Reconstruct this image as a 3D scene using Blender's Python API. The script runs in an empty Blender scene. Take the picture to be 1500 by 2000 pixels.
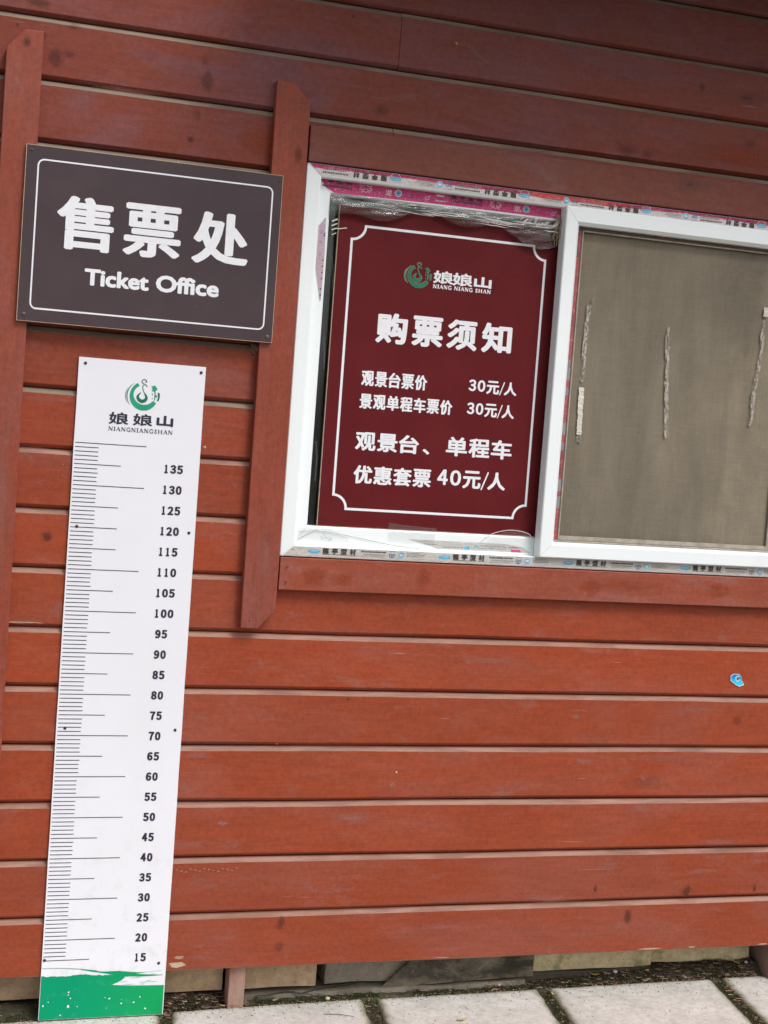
import bpy, math, random
from mathutils import Vector, noise
R = math.radians
S = bpy.context.scene
COL = S.collection
rnd = random.Random(7)

# ------------------------------------------------------------------ camera
cam = bpy.data.cameras.new('camera'); camo = bpy.data.objects.new('camera', cam); COL.objects.link(camo)
cam.sensor_fit = 'HORIZONTAL'; cam.sensor_width = 36; cam.lens = 36 * 2895.9 / 1500
cam.clip_start = .05; cam.clip_end = 500
camo.location = (-.3706, -3.5553, 1.4976)
camo.rotation_euler = (R(86.5814), R(-4.2513), R(-17.6440))
S.camera = camo

# ------------------------------------------------------------------ light
SUN_EL, SUN_AZ = R(52), R(30)        # azimuth measured from straight in front of the wall, towards its right
w = bpy.data.worlds.new('World'); S.world = w; w.use_nodes = True
nt = w.node_tree; nt.nodes.clear()
sky = nt.nodes.new('ShaderNodeTexSky'); sky.sky_type = 'NISHITA'; sky.sun_disc = False
sky.sun_elevation = SUN_EL; sky.sun_rotation = math.pi - SUN_AZ
sky.air_density = 1.0; sky.dust_density = 4.0; sky.ozone_density = 1.0
bg = nt.nodes.new('ShaderNodeBackground'); bg.inputs[1].default_value = .12
hs = nt.nodes.new('ShaderNodeHueSaturation'); hs.inputs['Saturation'].default_value = .3
wo = nt.nodes.new('ShaderNodeOutputWorld')
nt.links.new(sky.outputs[0], hs.inputs['Color']); nt.links.new(hs.outputs[0], bg.inputs[0]); nt.links.new(bg.outputs[0], wo.inputs[0])
sl = bpy.data.lights.new('sun', 'SUN'); sl.energy = 1.35; sl.angle = R(17); sl.color = (1, .985, .96)
so = bpy.data.objects.new('sun', sl); COL.objects.link(so)
dv = Vector((math.sin(SUN_AZ) * math.cos(SUN_EL), -math.cos(SUN_AZ) * math.cos(SUN_EL), math.sin(SUN_EL)))
so.rotation_euler = dv.to_track_quat('Z', 'Y').to_euler()
S.view_settings.view_transform = 'Standard'; S.view_settings.look = 'None'
S.view_settings.gamma = 1; S.view_settings.use_curve_mapping = False
S.view_settings.exposure = 0.38

# ------------------------------------------------------------------ material helpers
class G:
    """tiny node graph builder"""
    def __init__(s, name):
        s.m = bpy.data.materials.new(name); s.m.use_nodes = True
        s.t = s.m.node_tree; s.t.nodes.clear()
        s.out = s.n('OutputMaterial')
    def n(s, k, **kw):
        a = s.t.nodes.new('ShaderNode' + k)
        for q, v in kw.items(): setattr(a, q, v)
        return a
    def put(s, sock, v):
        if isinstance(v, bpy.types.NodeSocket): s.t.links.new(v, sock)
        elif v is not None:
            if isinstance(v, (tuple, list)) and len(v) == 3 and sock.type == 'RGBA': v = (*v, 1)
            sock.default_value = v
    def math(s, op, a, b=None, c=None, clamp=False):
        q = s.n('Math', operation=op, use_clamp=clamp); s.put(q.inputs[0], a)
        if b is not None: s.put(q.inputs[1], b)
        if c is not None: s.put(q.inputs[2], c)
        return q.outputs[0]
    def mix(s, f, a, b, mode='MIX'):
        q = s.n('Mix', data_type='RGBA', blend_type=mode); s.put(q.inputs[0], f); s.put(q.inputs[6], a); s.put(q.inputs[7], b)
        return q.outputs[2]
    def ramp(s, v, lo, hi, a=0., b=1.):
        q = s.n('MapRange', clamp=True, interpolation_type='SMOOTHSTEP'); s.put(q.inputs[0], v)
        for i, x in enumerate((lo, hi, a, b)): q.inputs[i + 1].default_value = x
        return q.outputs[0]
    def coords(s, scale=(1, 1, 1), rand=True, kind='Object'):
        tc = s.n('TexCoord').outputs[kind]
        if rand:
            oi = s.n('ObjectInfo').outputs['Random']
            v = s.n('CombineXYZ'); 
            for i, k in enumerate((37.1, 11.3, 23.7)): s.put(v.inputs[i], s.math('MULTIPLY', oi, k))
            a = s.n('VectorMath', operation='ADD'); s.put(a.inputs[0], tc); s.put(a.inputs[1], v.outputs[0]); tc = a.outputs[0]
        mp = s.n('VectorMath', operation='MULTIPLY'); s.put(mp.inputs[0], tc); mp.inputs[1].default_value = scale
        return mp.outputs[0]
    def noise(s, vec, scale, detail=3, rough=.5, dist=0):
        q = s.n('TexNoise'); s.put(q.inputs['Vector'], vec); q.inputs['Scale'].default_value = scale
        q.inputs['Detail'].default_value = detail; q.inputs['Roughness'].default_value = rough; q.inputs['Distortion'].default_value = dist
        return q.outputs[0]
    def vor(s, vec, scale, feature='F1', rnd=1):
        q = s.n('TexVoronoi', feature=feature); s.put(q.inputs['Vector'], vec); q.inputs['Scale'].default_value = scale
        q.inputs['Randomness'].default_value = rnd
        return q.outputs[0], (q.outputs[1] if feature == 'F1' else None)
    def bump(s, h, strength=.3, dist=.002, nrm=None):
        q = s.n('Bump'); q.inputs['Strength'].default_value = strength; q.inputs['Distance'].default_value = dist
        s.put(q.inputs['Height'], h)
        if nrm is not None: s.put(q.inputs['Normal'], nrm)
        return q.outputs[0]
    def fin(s, col, rough=.6, nrm=None, spec=.5, metal=0, **kw):
        p = s.n('BsdfPrincipled'); s.put(p.inputs['Base Color'], col); s.put(p.inputs['Roughness'], rough)
        p.inputs['Specular IOR Level'].default_value = spec; p.inputs['Metallic'].default_value = metal
        if nrm is not None: s.put(p.inputs['Normal'], nrm)
        for k, v in kw.items(): s.put(p.inputs[k], v)
        s.t.links.new(p.outputs[0], s.out.inputs[0]); return s.m

def flat(name, col, rough=.5, var=.06, scale=30, spec=.5, bump=0):
    g = G(name); c = g.coords()
    n = g.noise(c, scale, 4, .6)
    k = g.ramp(n, .3, .7, 1 - var, 1 + var)
    cc = g.mix(1, col, g_gray(g, k), 'MULTIPLY')
    return g.fin(cc, rough, g.bump(n, bump, .001) if bump else None, spec)
def g_gray(g, v):
    q = g.n('CombineColor'); [g.put(q.inputs[i], v) for i in range(3)]; return q.outputs[0]

def wood(name, base, faded, axis='x', fade=.5, knots=.5, chips=1., rough=.5, tint=True):
    g = G(name)
    L = {'x': (.10, 1, 1), 'z': (1, 1, .10)}[axis]
    c = g.coords(L); cf = g.coords((1, 1, 1))
    grain = g.noise(c, 130, 5, .65, .4)
    broad = g.noise(c, 14, 4, .6, 1.2)
    patch = g.noise(g.coords({'x': (.5, 1, 1.4), 'z': (1.4, 1, .5)}[axis]), 4.2, 5, .62, .8)
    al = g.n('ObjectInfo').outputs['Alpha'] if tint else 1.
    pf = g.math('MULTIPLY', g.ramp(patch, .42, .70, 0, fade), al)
    col = g.mix(pf, base, faded)
    col = g.mix(g.ramp(g.noise(cf, 3.1, 3, .6), .4, .7, 0, .35), col, tuple(x * .80 for x in base))
    col = g.mix(g.ramp(broad, .40, .75, 0, .16), col, tuple(x * .6 for x in base))
    col = g.mix(1, col, g_gray(g, g.ramp(grain, .25, .78, .90, 1.09)), 'MULTIPLY')
    fine = g.noise(cf, 700, 2, .6)
    col = g.mix(1, col, g_gray(g, g.ramp(fine, .3, .7, .93, 1.08)), 'MULTIPLY')
    mot = g.noise(cf, 85, 4, .7)
    dust = g.noise(g.coords({'x': (.6, 1, 1.6), 'z': (1.6, 1, .6)}[axis]), 11, 6, .72, .6)
    col = g.mix(g.ramp(dust, .56, .74, 0, .30 * chips), col, tuple(x * .55 + .12 for x in faded))
    col = g.mix(1, col, g_gray(g, g.ramp(mot, .3, .7, .90, 1.10)), 'MULTIPLY')
    # knots and dark smudges
    warp = g.noise(cf, 18, 3, .6)
    wv = g.n('VectorMath', operation='ADD'); g.put(wv.inputs[0], g.coords({'x': (1.15, 1, 3.2), 'z': (3.2, 1, 1.15)}[axis]))
    sc = g.n('VectorMath', operation='SCALE'); q = g.n('CombineXYZ'); [g.put(q.inputs[i], warp) for i in range(3)]
    g.put(sc.inputs[0], q.outputs[0]); sc.inputs['Scale'].default_value = .13; g.put(wv.inputs[1], sc.outputs[0])
    d, cc = g.vor(wv.outputs[0], 2.6)
    sep = g.n('SeparateColor'); g.put(sep.inputs[0], cc)
    on = g.math('GREATER_THAN', sep.outputs[0], 1 - knots * .55)
    rim = g.math('MULTIPLY', g.ramp(d, .08, .24, 1, 0), on)
    core = g.math('MULTIPLY', g.ramp(d, .03, .085, 1, 0), on)
    rings = g.math('ABSOLUTE', g.math('SINE', g.math('MULTIPLY', d, 260)))
    col = g.mix(g.math('MULTIPLY', rim, .42), col, tuple(x * .42 + .016 for x in base))
    col = g.mix(g.math('MULTIPLY', core, .55), col, (.03, .016, .013))
    # small chips, scratches and splashes
    d1, c1 = g.vor(cf, 75); s1 = g.n('SeparateColor'); g.put(s1.inputs[0], c1)
    ch = g.math('MULTIPLY', g.ramp(d1, .04, .13, 1, 0), g.math('GREATER_THAN', s1.outputs[1], .95))
    col = g.mix(g.math('MULTIPLY', ch, .55 * chips), col, (.55, .36, .27))
    d2, c2 = g.vor(cf, 52); s2 = g.n('SeparateColor'); g.put(s2.inputs[0], c2)
    dk = g.math('MULTIPLY', g.ramp(d2, .03, .11, 1, 0), g.math('GREATER_THAN', s2.outputs[2], .93))
    col = g.mix(g.math('MULTIPLY', dk, .7), col, (.03, .012, .01))
    scr = g.noise(g.coords({'x': (.9, 1, 30), 'z': (30, 1, .9)}[axis]), 6, 2, .5, .5)
    scm = g.math('MULTIPLY', g.ramp(scr, .735, .76), g.ramp(g.noise(cf, 9, 2), .52, .6))
    col = g.mix(g.math('MULTIPLY', scm, .35 * chips), col, (.6, .36, .28))
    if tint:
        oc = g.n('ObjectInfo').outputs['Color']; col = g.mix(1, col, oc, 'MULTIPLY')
    h = g.math('ADD', g.math('MULTIPLY', grain, .7), g.math('MULTIPLY', rings, g.math('MULTIPLY', rim, .25)))
    h = g.math('SUBTRACT', h, g.math('MULTIPLY', ch, .8))
    h = g.math('ADD', h, g.math('MULTIPLY', broad, .8))
    rg = g.ramp(patch, .3, .8, rough - .06, rough + .16)
    return g.fin(col, rg, g.bump(h, .35, .0012), .22)

M = {}
M['paint'] = wood('red_brown_paint_boards', (.318, .058, .023), (.29, .105, .078), 'x', .5, .62)
M['paint_v'] = wood('red_brown_paint_trim', (.275, .060, .031), (.27, .10, .075), 'z', .5, .45, .7)
M['paint_h'] = wood('red_brown_paint_window_trim', (.265, .066, .036), (.27, .12, .095), 'x', .9, .6, .7)
def ledge_mat(name, a, b, dark):
    g = G(name); c = g.coords((.12, 1, 1)); n = g.noise(c, 60, 5, .65, .5); n2 = g.noise(g.coords((.4, 1, 1)), 9, 3)
    col = g.mix(g.ramp(n, .35, .68), a, b); col = g.mix(g.ramp(n2, .48, .7, 0, .5), col, dark)
    return g.fin(col, .75, g.bump(n, .5, .0015), .25)
M['ledge'] = ledge_mat('weathered_bare_board_edge', (.37, .215, .165), (.27, .135, .10), (.15, .095, .07))
M['ledge_pale'] = ledge_mat('pale_bare_board_edge', (.62, .56, .40), (.48, .42, .28), (.3, .26, .18))
M['ledge_grey'] = ledge_mat('grey_bare_board_edge', (.27, .215, .16), (.20, .155, .115), (.12, .085, .065))

def pvc():
    g = G('white_pvc'); c = g.coords(); n = g.noise(c, 5, 4, .6); st = g.noise(g.coords((3, 3, .4)), 18, 4, .7)
    col = g.mix(g.ramp(n, .45, .75, 0, .5), (.84, .885, .90), (.79, .815, .80))
    col = g.mix(g.ramp(st, .62, .8, 0, .22), col, (.42, .38, .30))
    return g.fin(col, .32, g.bump(g.noise(c, 60, 2), .03, .001), .5)
M['pvc'] = pvc()
M['groove'] = flat('dark_rubber_seal', (.05, .045, .04), .7)
def film(name, base, edge, magenta, red_amt):
    g = G(name); tc = g.n('TexCoord').outputs['Object']; sp = g.n('SeparateXYZ'); g.put(sp.inputs[0], tc)
    nx = g.noise(g.coords((1, 1, 0), False), 2.3, 2); nb = g.noise(g.coords((1, 1, 1), False), 90, 3, .7)
    m1 = g.math('ADD', g.math('MULTIPLY', sp.outputs[2], 60), g.math('MULTIPLY', nx, 1.6))
    f = g.ramp(g.math('ADD', m1, g.math('MULTIPLY', nb, .25)), edge, edge + .18)
    rc = g.mix(g.ramp(nx, .5, .6), magenta, (.60, .035, .035))
    col = g.mix(g.math('MULTIPLY', f, red_amt), base, rc)
    cr = g.noise(g.coords((1, 1, 1), False), 160, 3, .6, 1.5)
    col = g.mix(g.ramp(cr, .56, .70, 0, .5), col, (.75, .72, .7))  # pale crinkle highlights painted into the film colour
    col = g.mix(g.ramp(g.noise(g.coords((1, 1, 1), False), 70, 4, .7, .6), .60, .72, 0, .4), col, (.25, .20, .20))
    return g.fin(col, .3, g.bump(g.math('ADD', cr, g.noise(g.coords((.5, 1, 2), False), 40, 3, .6, 1)), .7, .003), .5)
M['film_top'] = film('printed_film_grey_and_magenta', (.62, .58, .56), .98, (.42, .01, .10), 1)
M['film_low'] = film('printed_film_grey', (.52, .50, .47), 9, (.42, .01, .10), .0)
M['film_pink'] = film('printed_film_magenta', (.62, .03, .20), 9, (.42, .01, .10), 0)
M['film_lilac'] = film('printed_film_lilac', (.50, .36, .44), 9, (.42, .01, .10), 0)
M['film_red'] = film('printed_film_dusty_red', (.36, .07, .08), 9, (.42, .01, .10), 0)
M['ink'] = flat('black_film_print', (.05, .035, .035), .5)
M['ink_blue'] = flat('blue_film_print', (.10, .42, .62), .45, .2)
M['ink_navy'] = flat('dark_blue_film_print', (.08, .16, .32), .45)
M['ink_white'] = flat('white_film_print', (.72, .62, .62), .45, .2)
M['ink_grey'] = flat('grey_film_print', (.25, .25, .25), .5)

def clear(name, diff=.06, gl=.35, rough=.08, tint=(.9, .93, .9), bumpy=0):
    g = G(name); tr = g.n('BsdfTransparent'); tr.inputs[0].default_value = (*tint, 1)
    gs = g.n('BsdfGlossy'); gs.inputs['Roughness'].default_value = rough; gs.inputs[0].default_value = (1, 1, 1, 1)
    df = g.n('BsdfDiffuse'); df.inputs[0].default_value = (.8, .8, .78, 1)
    fr = g.n('Fresnel'); fr.inputs[0].default_value = 1.45
    if bumpy:
        nn = g.bump(g.noise(g.coords((1, 1, 2.5), False), 38, 4, .6, 1.5), bumpy, .01)
        g.put(gs.inputs['Normal'], nn); g.put(fr.inputs['Normal'], nn)
    a = g.n('MixShader'); g.put(a.inputs[0], g.math('ADD', g.math('MULTIPLY', fr.outputs[0], gl * 3), 0., clamp=True))
    g.t.links.new(tr.outputs[0], a.inputs[1]); g.t.links.new(gs.outputs[0], a.inputs[2])
    b = g.n('MixShader'); b.inputs[0].default_value = diff
    g.t.links.new(a.outputs[0], b.inputs[1]); g.t.links.new(df.outputs[0], b.inputs[2]); g.t.links.new(b.outputs[0], g.out.inputs[0])
    return g.m
M['glass'] = clear('window_glass', .015, .34, .01, (.75, .85, .8))
M['wrap'] = clear('crumpled_clear_film', .015, .6, .10, (.98, .98, .97), .25)
M['tape_clear'] = clear('clear_adhesive_tape', .035, .35, .15, (.96, .96, .95), .3)
M['interior'] = flat('dim_room_wall', (.09, .10, .095), .9)

def screen():
    g = G('grey_brown_mesh_fabric'); c = g.coords((1, 1, 1), False)
    sp = g.n('SeparateXYZ'); g.put(sp.inputs[0], c)
    wob = g.noise(c, 3, 3)
    wx = g.math('SINE', g.math('ADD', g.math('MULTIPLY', sp.outputs[0], 2300), g.math('MULTIPLY', wob, 14)))
    wz = g.math('SINE', g.math('ADD', g.math('MULTIPLY', sp.outputs[2], 2300), g.math('MULTIPLY', wob, 11)))
    weave = g.math('MULTIPLY', g.math('ADD', wx, wz), .5)
    big = g.noise(g.coords((1, 1, .6), False), 2.6, 5, .6, .6)
    fold = g.noise(g.coords((3.2, 1, .35), False), 3.4, 4, .6, .6)
    thr = g.noise(g.coords((1, 1, 30), False), 12, 3, .7); thr2 = g.noise(g.coords((30, 1, 1), False), 12, 3, .7)
    sp2 = g.noise(c, 420, 2, .7)
    col = g.mix(g.ramp(big, .35, .68), (.165, .140, .106), (.235, .198, .145))
    # lighter dusty mark up the right-hand side of the cloth
    dust = g.math('MULTIPLY', g.ramp(sp.outputs[0], .36, .56), g.ramp(g.noise(c, 7, 5, .65), .42, .68))
    col = g.mix(g.math('MULTIPLY', dust, .35), col, (.34, .27, .185))
    k = g.math('ADD', g.ramp(thr, .3, .7, -.06, .06), g.ramp(thr2, .3, .7, -.06, .06))
    k = g.math('ADD', k, g.ramp(fold, .35, .7, .9, 1.1)); k = g.math('ADD', k, g.math('MULTIPLY', weave, .05))
    k = g.math('ADD', k, g.ramp(sp2, .3, .7, -.09, .09))
    col = g.mix(1, col, g_gray(g, k), 'MULTIPLY')
    return g.fin(col, .8, g.bump(g.math('ADD', weave, g.math('MULTIPLY', fold, 4)), .12, .002), .2)
M['screen'] = screen()
def residue():
    g = G('old_tape_residue'); c = g.coords((1, 1, .5)); n = g.noise(c, 120, 4, .7, 1)
    col = g.mix(g.ramp(n, .4, .62), (.50, .46, .40), (.25, .21, .165))
    p = g.n('BsdfPrincipled'); g.put(p.inputs['Base Color'], col); p.inputs['Roughness'].default_value = .4; g.put(p.inputs['Normal'], g.bump(n, .5, .002))
    tr = g.n('BsdfTransparent'); m = g.n('MixShader'); g.put(m.inputs[0], g.ramp(g.noise(g.coords((1, 1, .35)), 75, 4, .7, .8), .44, .54, .15, .95))
    g.t.links.new(tr.outputs[0], m.inputs[1]); g.t.links.new(p.outputs[0], m.inputs[2]); g.t.links.new(m.outputs[0], g.out.inputs[0]); return g.m
M['residue'] = residue()
M['tape_white'] = flat('white_paper_tape', (.62, .57, .51), .6, .12, 60)

def sign_face(name, col, var=.1):
    g = G(name); c = g.coords(); n = g.noise(c, 6, 4, .6); f = g.noise(c, 500, 2, .6)
    cc = g.mix(g.ramp(n, .35, .7, 0, .5), col, tuple(x * 1.25 + .004 for x in col))
    d, q = g.vor(c, 60); s = g.n('SeparateColor'); g.put(s.inputs[0], q)
    sp = g.math('MULTIPLY', g.ramp(d, .03, .08, 1, 0), g.math('GREATER_THAN', s.outputs[0], .93))
    cc = g.mix(g.math('MULTIPLY', sp, .5), cc, (.42, .36, .33))
    cc = g.mix(1, cc, g_gray(g, g.ramp(f, .3, .7, 1 - var, 1 + var)), 'MULTIPLY')
    return g.fin(cc, .5, g.bump(g.noise(c, 14, 2), .03, .003), .12)
M['sign_dark'] = sign_face('dark_brown_grey_sign_print', (.066, .047, .053))
M['poster_red'] = sign_face('maroon_board_print', (.108, .009, .0115))
M['raw_edge'] = flat('pale_foam_board_edge', (.55, .42, .30), .8, .15, 80)
M['white_print'] = flat('white_print', (.80, .80, .84), .45, .03, 80)
def board_white():
    g = G('white_height_board'); c = g.coords((1, 1, 1), False); n = g.noise(c, 3, 4, .6); f = g.noise(c, 600, 2)
    col = g.mix(g.ramp(n, .45, .75, 0, .35), (.785, .785, .845), (.72, .70, .71))
    sp = g.n('SeparateXYZ'); g.put(sp.inputs[0], c)
    low = g.math('MULTIPLY', g.ramp(sp.outputs[2], .1, .75, 1, 0), g.ramp(g.noise(c, 22, 4, .7), .5, .72))
    col = g.mix(g.math('MULTIPLY', low, .35), col, (.55, .52, .48))
    sm = g.noise(g.coords((1, 1, 7), False), 12, 4, .7, 1); col = g.mix(g.ramp(sm, .68, .8, 0, .25), col, (.5, .49, .5))
    d, q = g.vor(c, 90); s = g.n('SeparateColor'); g.put(s.inputs[0], q)
    k = g.math('MULTIPLY', g.ramp(d, .02, .07, 1, 0), g.math('GREATER_THAN', s.outputs[0], .965))
    col = g.mix(g.math('MULTIPLY', k, .6), col, (.28, .26, .28))
    return g.fin(col, .4, g.bump(f, .05, .0005), .4)
M['board_white'] = board_white()
M['navy'] = flat('navy_ink', (.022, .018, .040), .5, .15, 60)
M['tick'] = flat('black_ink', (.045, .045, .06), .5, .1)
def green():
    g = G('green_print'); c = g.coords((1, 1, 1), False); sp = g.n('SeparateXYZ'); g.put(sp.inputs[0], c)
    col = g.mix(g.ramp(sp.outputs[0], .05, .32), (.001, .29, .140), (.008, .34, .105))
    d, q = g.vor(c, 85); s = g.n('SeparateColor'); g.put(s.inputs[0], q)
    k = g.math('MULTIPLY', g.ramp(d, .03, .1, 1, 0), g.math('GREATER_THAN', s.outputs[0], .95))
    col = g.mix(g.math('MULTIPLY', k, .6), col, (.6, .8, .7))
    col = g.mix(g.ramp(g.noise(c, 40, 3, .6), .55, .75, 0, .25), col, (.10, .36, .2))
    return g.fin(col, .5, None, .12)
M['green'] = green()
M['logo_green'] = flat('logo_green', (.008, .30, .17), .45, .1)
M['logo_dark'] = flat('logo_dark_green', (.004, .15, .08), .45, .1)
M['logo_rim'] = flat('logo_beige_rim', (.42, .36, .29), .45, .05)
M['nail'] = flat('rusty_dark_nail', (.035, .022, .02), .5, .3)
M['screw'] = flat('grey_screw', (.12, .10, .09), .4, .2)

def concrete(name, a, b, spk, rough=.9, green=None, bump=.5, scale=1., edge=False):
    g = G(name); c = g.coords((1, 1, 1)); n = g.noise(c, 7 * scale, 6, .65); f = g.noise(c, 130, 4, .7)
    col = g.mix(g.ramp(n, .35, .68), a, b); col = g.mix(g.ramp(f, .56, .72, 0, .5), col, spk)
    col = g.mix(g.ramp(f, .28, .42, .35, 0), col, tuple(min(.9, x * 1.6) for x in a))
    m2 = g.noise(c, 48, 5, .75); col = g.mix(1, col, g_gray(g, g.ramp(m2, .3, .7, .84, 1.12)), 'MULTIPLY')
    d, q = g.vor(g.coords((.55, 1, 1)), 95); s = g.n('SeparateColor'); g.put(s.inputs[0], q)
    pit = g.math('MULTIPLY', g.ramp(d, .06, .17, 1, 0), g.math('GREATER_THAN', s.outputs[0], .83))
    col = g.mix(g.math('MULTIPLY', pit, .7), col, tuple(x * .4 for x in spk))
    if green:
        col = g.mix(g.ramp(g.noise(c, 11, 5, .7), .52, .66, 0, .7), col, green)
    if edge:
        at = g.n('Attribute'); at.attribute_name = 'tone'; en = g.noise(c, 24, 5, .75)
        ef = g.ramp(g.math('ADD', at.outputs['Fac'], g.math('MULTIPLY', g.math('SUBTRACT', en, .5), 1.3)), .42, .95, 0, .85)
        col = g.mix(ef, col, (.20, .185, .105)); col = g.mix(g.math('MULTIPLY', g.ramp(g.math('ADD', at.outputs['Fac'], g.math('SUBTRACT', f, .5)), .75, 1.05), .7), col, (.075, .07, .035))
    h = g.math('SUBTRACT', g.math('ADD', n, g.math('MULTIPLY', f, .4)), g.math('MULTIPLY', pit, .6))
    return g.fin(col, rough, g.bump(h, bump, .004), .25)
M['slab'] = concrete('grey_paving_stone', (.60, .575, .54), (.49, .465, .43), (.27, .255, .235), edge=True)
M['slab_edge'] = concrete('mossy_paving_edge', (.36, .34, .25), (.27, .26, .17), (.12, .13, .06), green=(.13, .15, .05))
M['block'] = concrete('beige_concrete_block', (.56, .40, .25), (.42, .30, .185), (.20, .14, .09), bump=1.)
M['block_pale'] = concrete('pale_mossy_block', (.66, .55, .33), (.48, .40, .23), (.16, .14, .08), green=(.20, .20, .08), bump=1.)
M['block_grey'] = concrete('grey_stone_block', (.32, .275, .22), (.24, .205, .16), (.12, .10, .08))
M['footing'] = concrete('grey_concrete_footing', (.27, .235, .185), (.17, .145, .11), (.07, .06, .04), green=(.08, .08, .035))
M['slate'] = concrete('dark_slate', (.10, .085, .065), (.065, .055, .04), (.04, .035, .03))
M['soil'] = concrete('dark_soil', (.075, .06, .04), (.05, .045, .028), (.025, .02, .014), green=(.05, .062, .022), bump=1.)
M['joint'] = concrete('mossy_joint_soil', (.085, .075, .05), (.055, .055, .03), (.03, .028, .018), green=(.055, .07, .022), bump=1.)
M['ground'] = concrete('bare_ground', (.13, .12, .085), (.09, .085, .055), (.05, .048, .03))
def leafy(name, cols, rough=.8):
    g = G(name); n = g.n('Attribute'); n.attribute_name = 'tone'; cr = g.n('ValToRGB')
    cr.color_ramp.elements[0].color = (*cols[0], 1); cr.color_ramp.elements[1].color = (*cols[-1], 1)
    for i, c in enumerate(cols[1:-1]):
        e = cr.color_ramp.elements.new((i + 1) / (len(cols) - 1)); e.color = (*c, 1)
    g.put(cr.inputs[0], n.outputs['Fac']); return g.fin(cr.outputs[0], rough, None, .25)
M['moss'] = leafy('green_black_moss', [(.018, .022, .010), (.045, .06, .018), (.08, .095, .03), (.035, .03, .018)])
M['litter'] = leafy('dry_brown_litter', [(.08, .045, .03), (.18, .10, .075), (.32, .21, .15), (.44, .34, .22), (.14, .08, .06)])
M['leaf_yellow'] = flat('yellow_dry_leaf', (.50, .36, .10), .6, .25, 60)
M['leaf_tan'] = flat('tan_dry_bark', (.46, .34, .20), .7, .25, 60)
M['twig'] = flat('dark_twig_bark', (.055, .04, .03), .8, .3, 90)
M['pebble'] = flat('pale_pebble', (.55, .48, .45), .6, .15, 60)
M['sticker_blue'] = None
def sticker():
    g = G('blue_sticker_print'); tc = g.n('TexCoord').outputs['Object']; sp = g.n('SeparateXYZ'); g.put(sp.inputs[0], tc)
    col = g.mix(g.ramp(sp.outputs[2], -.014, .016), (.04, .62, .88), (.01, .17, .50))
    return g.fin(col, .3)
M['sticker_blue'] = sticker()
def sheet_mat():
    g = G('dusty_old_glass_sheet'); c = g.coords(); n = g.noise(g.coords((.5, 1, 1)), 16, 5, .65, .5); n2 = g.noise(c, 60, 3, .6)
    col = g.mix(g.ramp(n, .4, .65), (.085, .078, .062), (.24, .20, .14)); col = g.mix(g.ramp(n2, .6, .72, 0, .4), col, (.34, .30, .22))
    p = g.n('BsdfPrincipled'); g.put(p.inputs['Base Color'], col); p.inputs['Roughness'].default_value = .25; p.inputs['Specular IOR Level'].default_value = .25
    tr = g.n('BsdfTransparent'); tr.inputs[0].default_value = (.62, .60, .50, 1); m = g.n('MixShader'); g.put(m.inputs[0], g.ramp(n, .3, .7, .45, .85))
    g.t.links.new(tr.outputs[0], m.inputs[1]); g.t.links.new(p.outputs[0], m.inputs[2]); g.t.links.new(m.outputs[0], g.out.inputs[0]); return g.m
M['sheet'] = sheet_mat()
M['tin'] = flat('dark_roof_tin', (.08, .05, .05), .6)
M['web'] = flat('dusty_fibre', (.28, .21, .14), .9, .3, 90)

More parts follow.
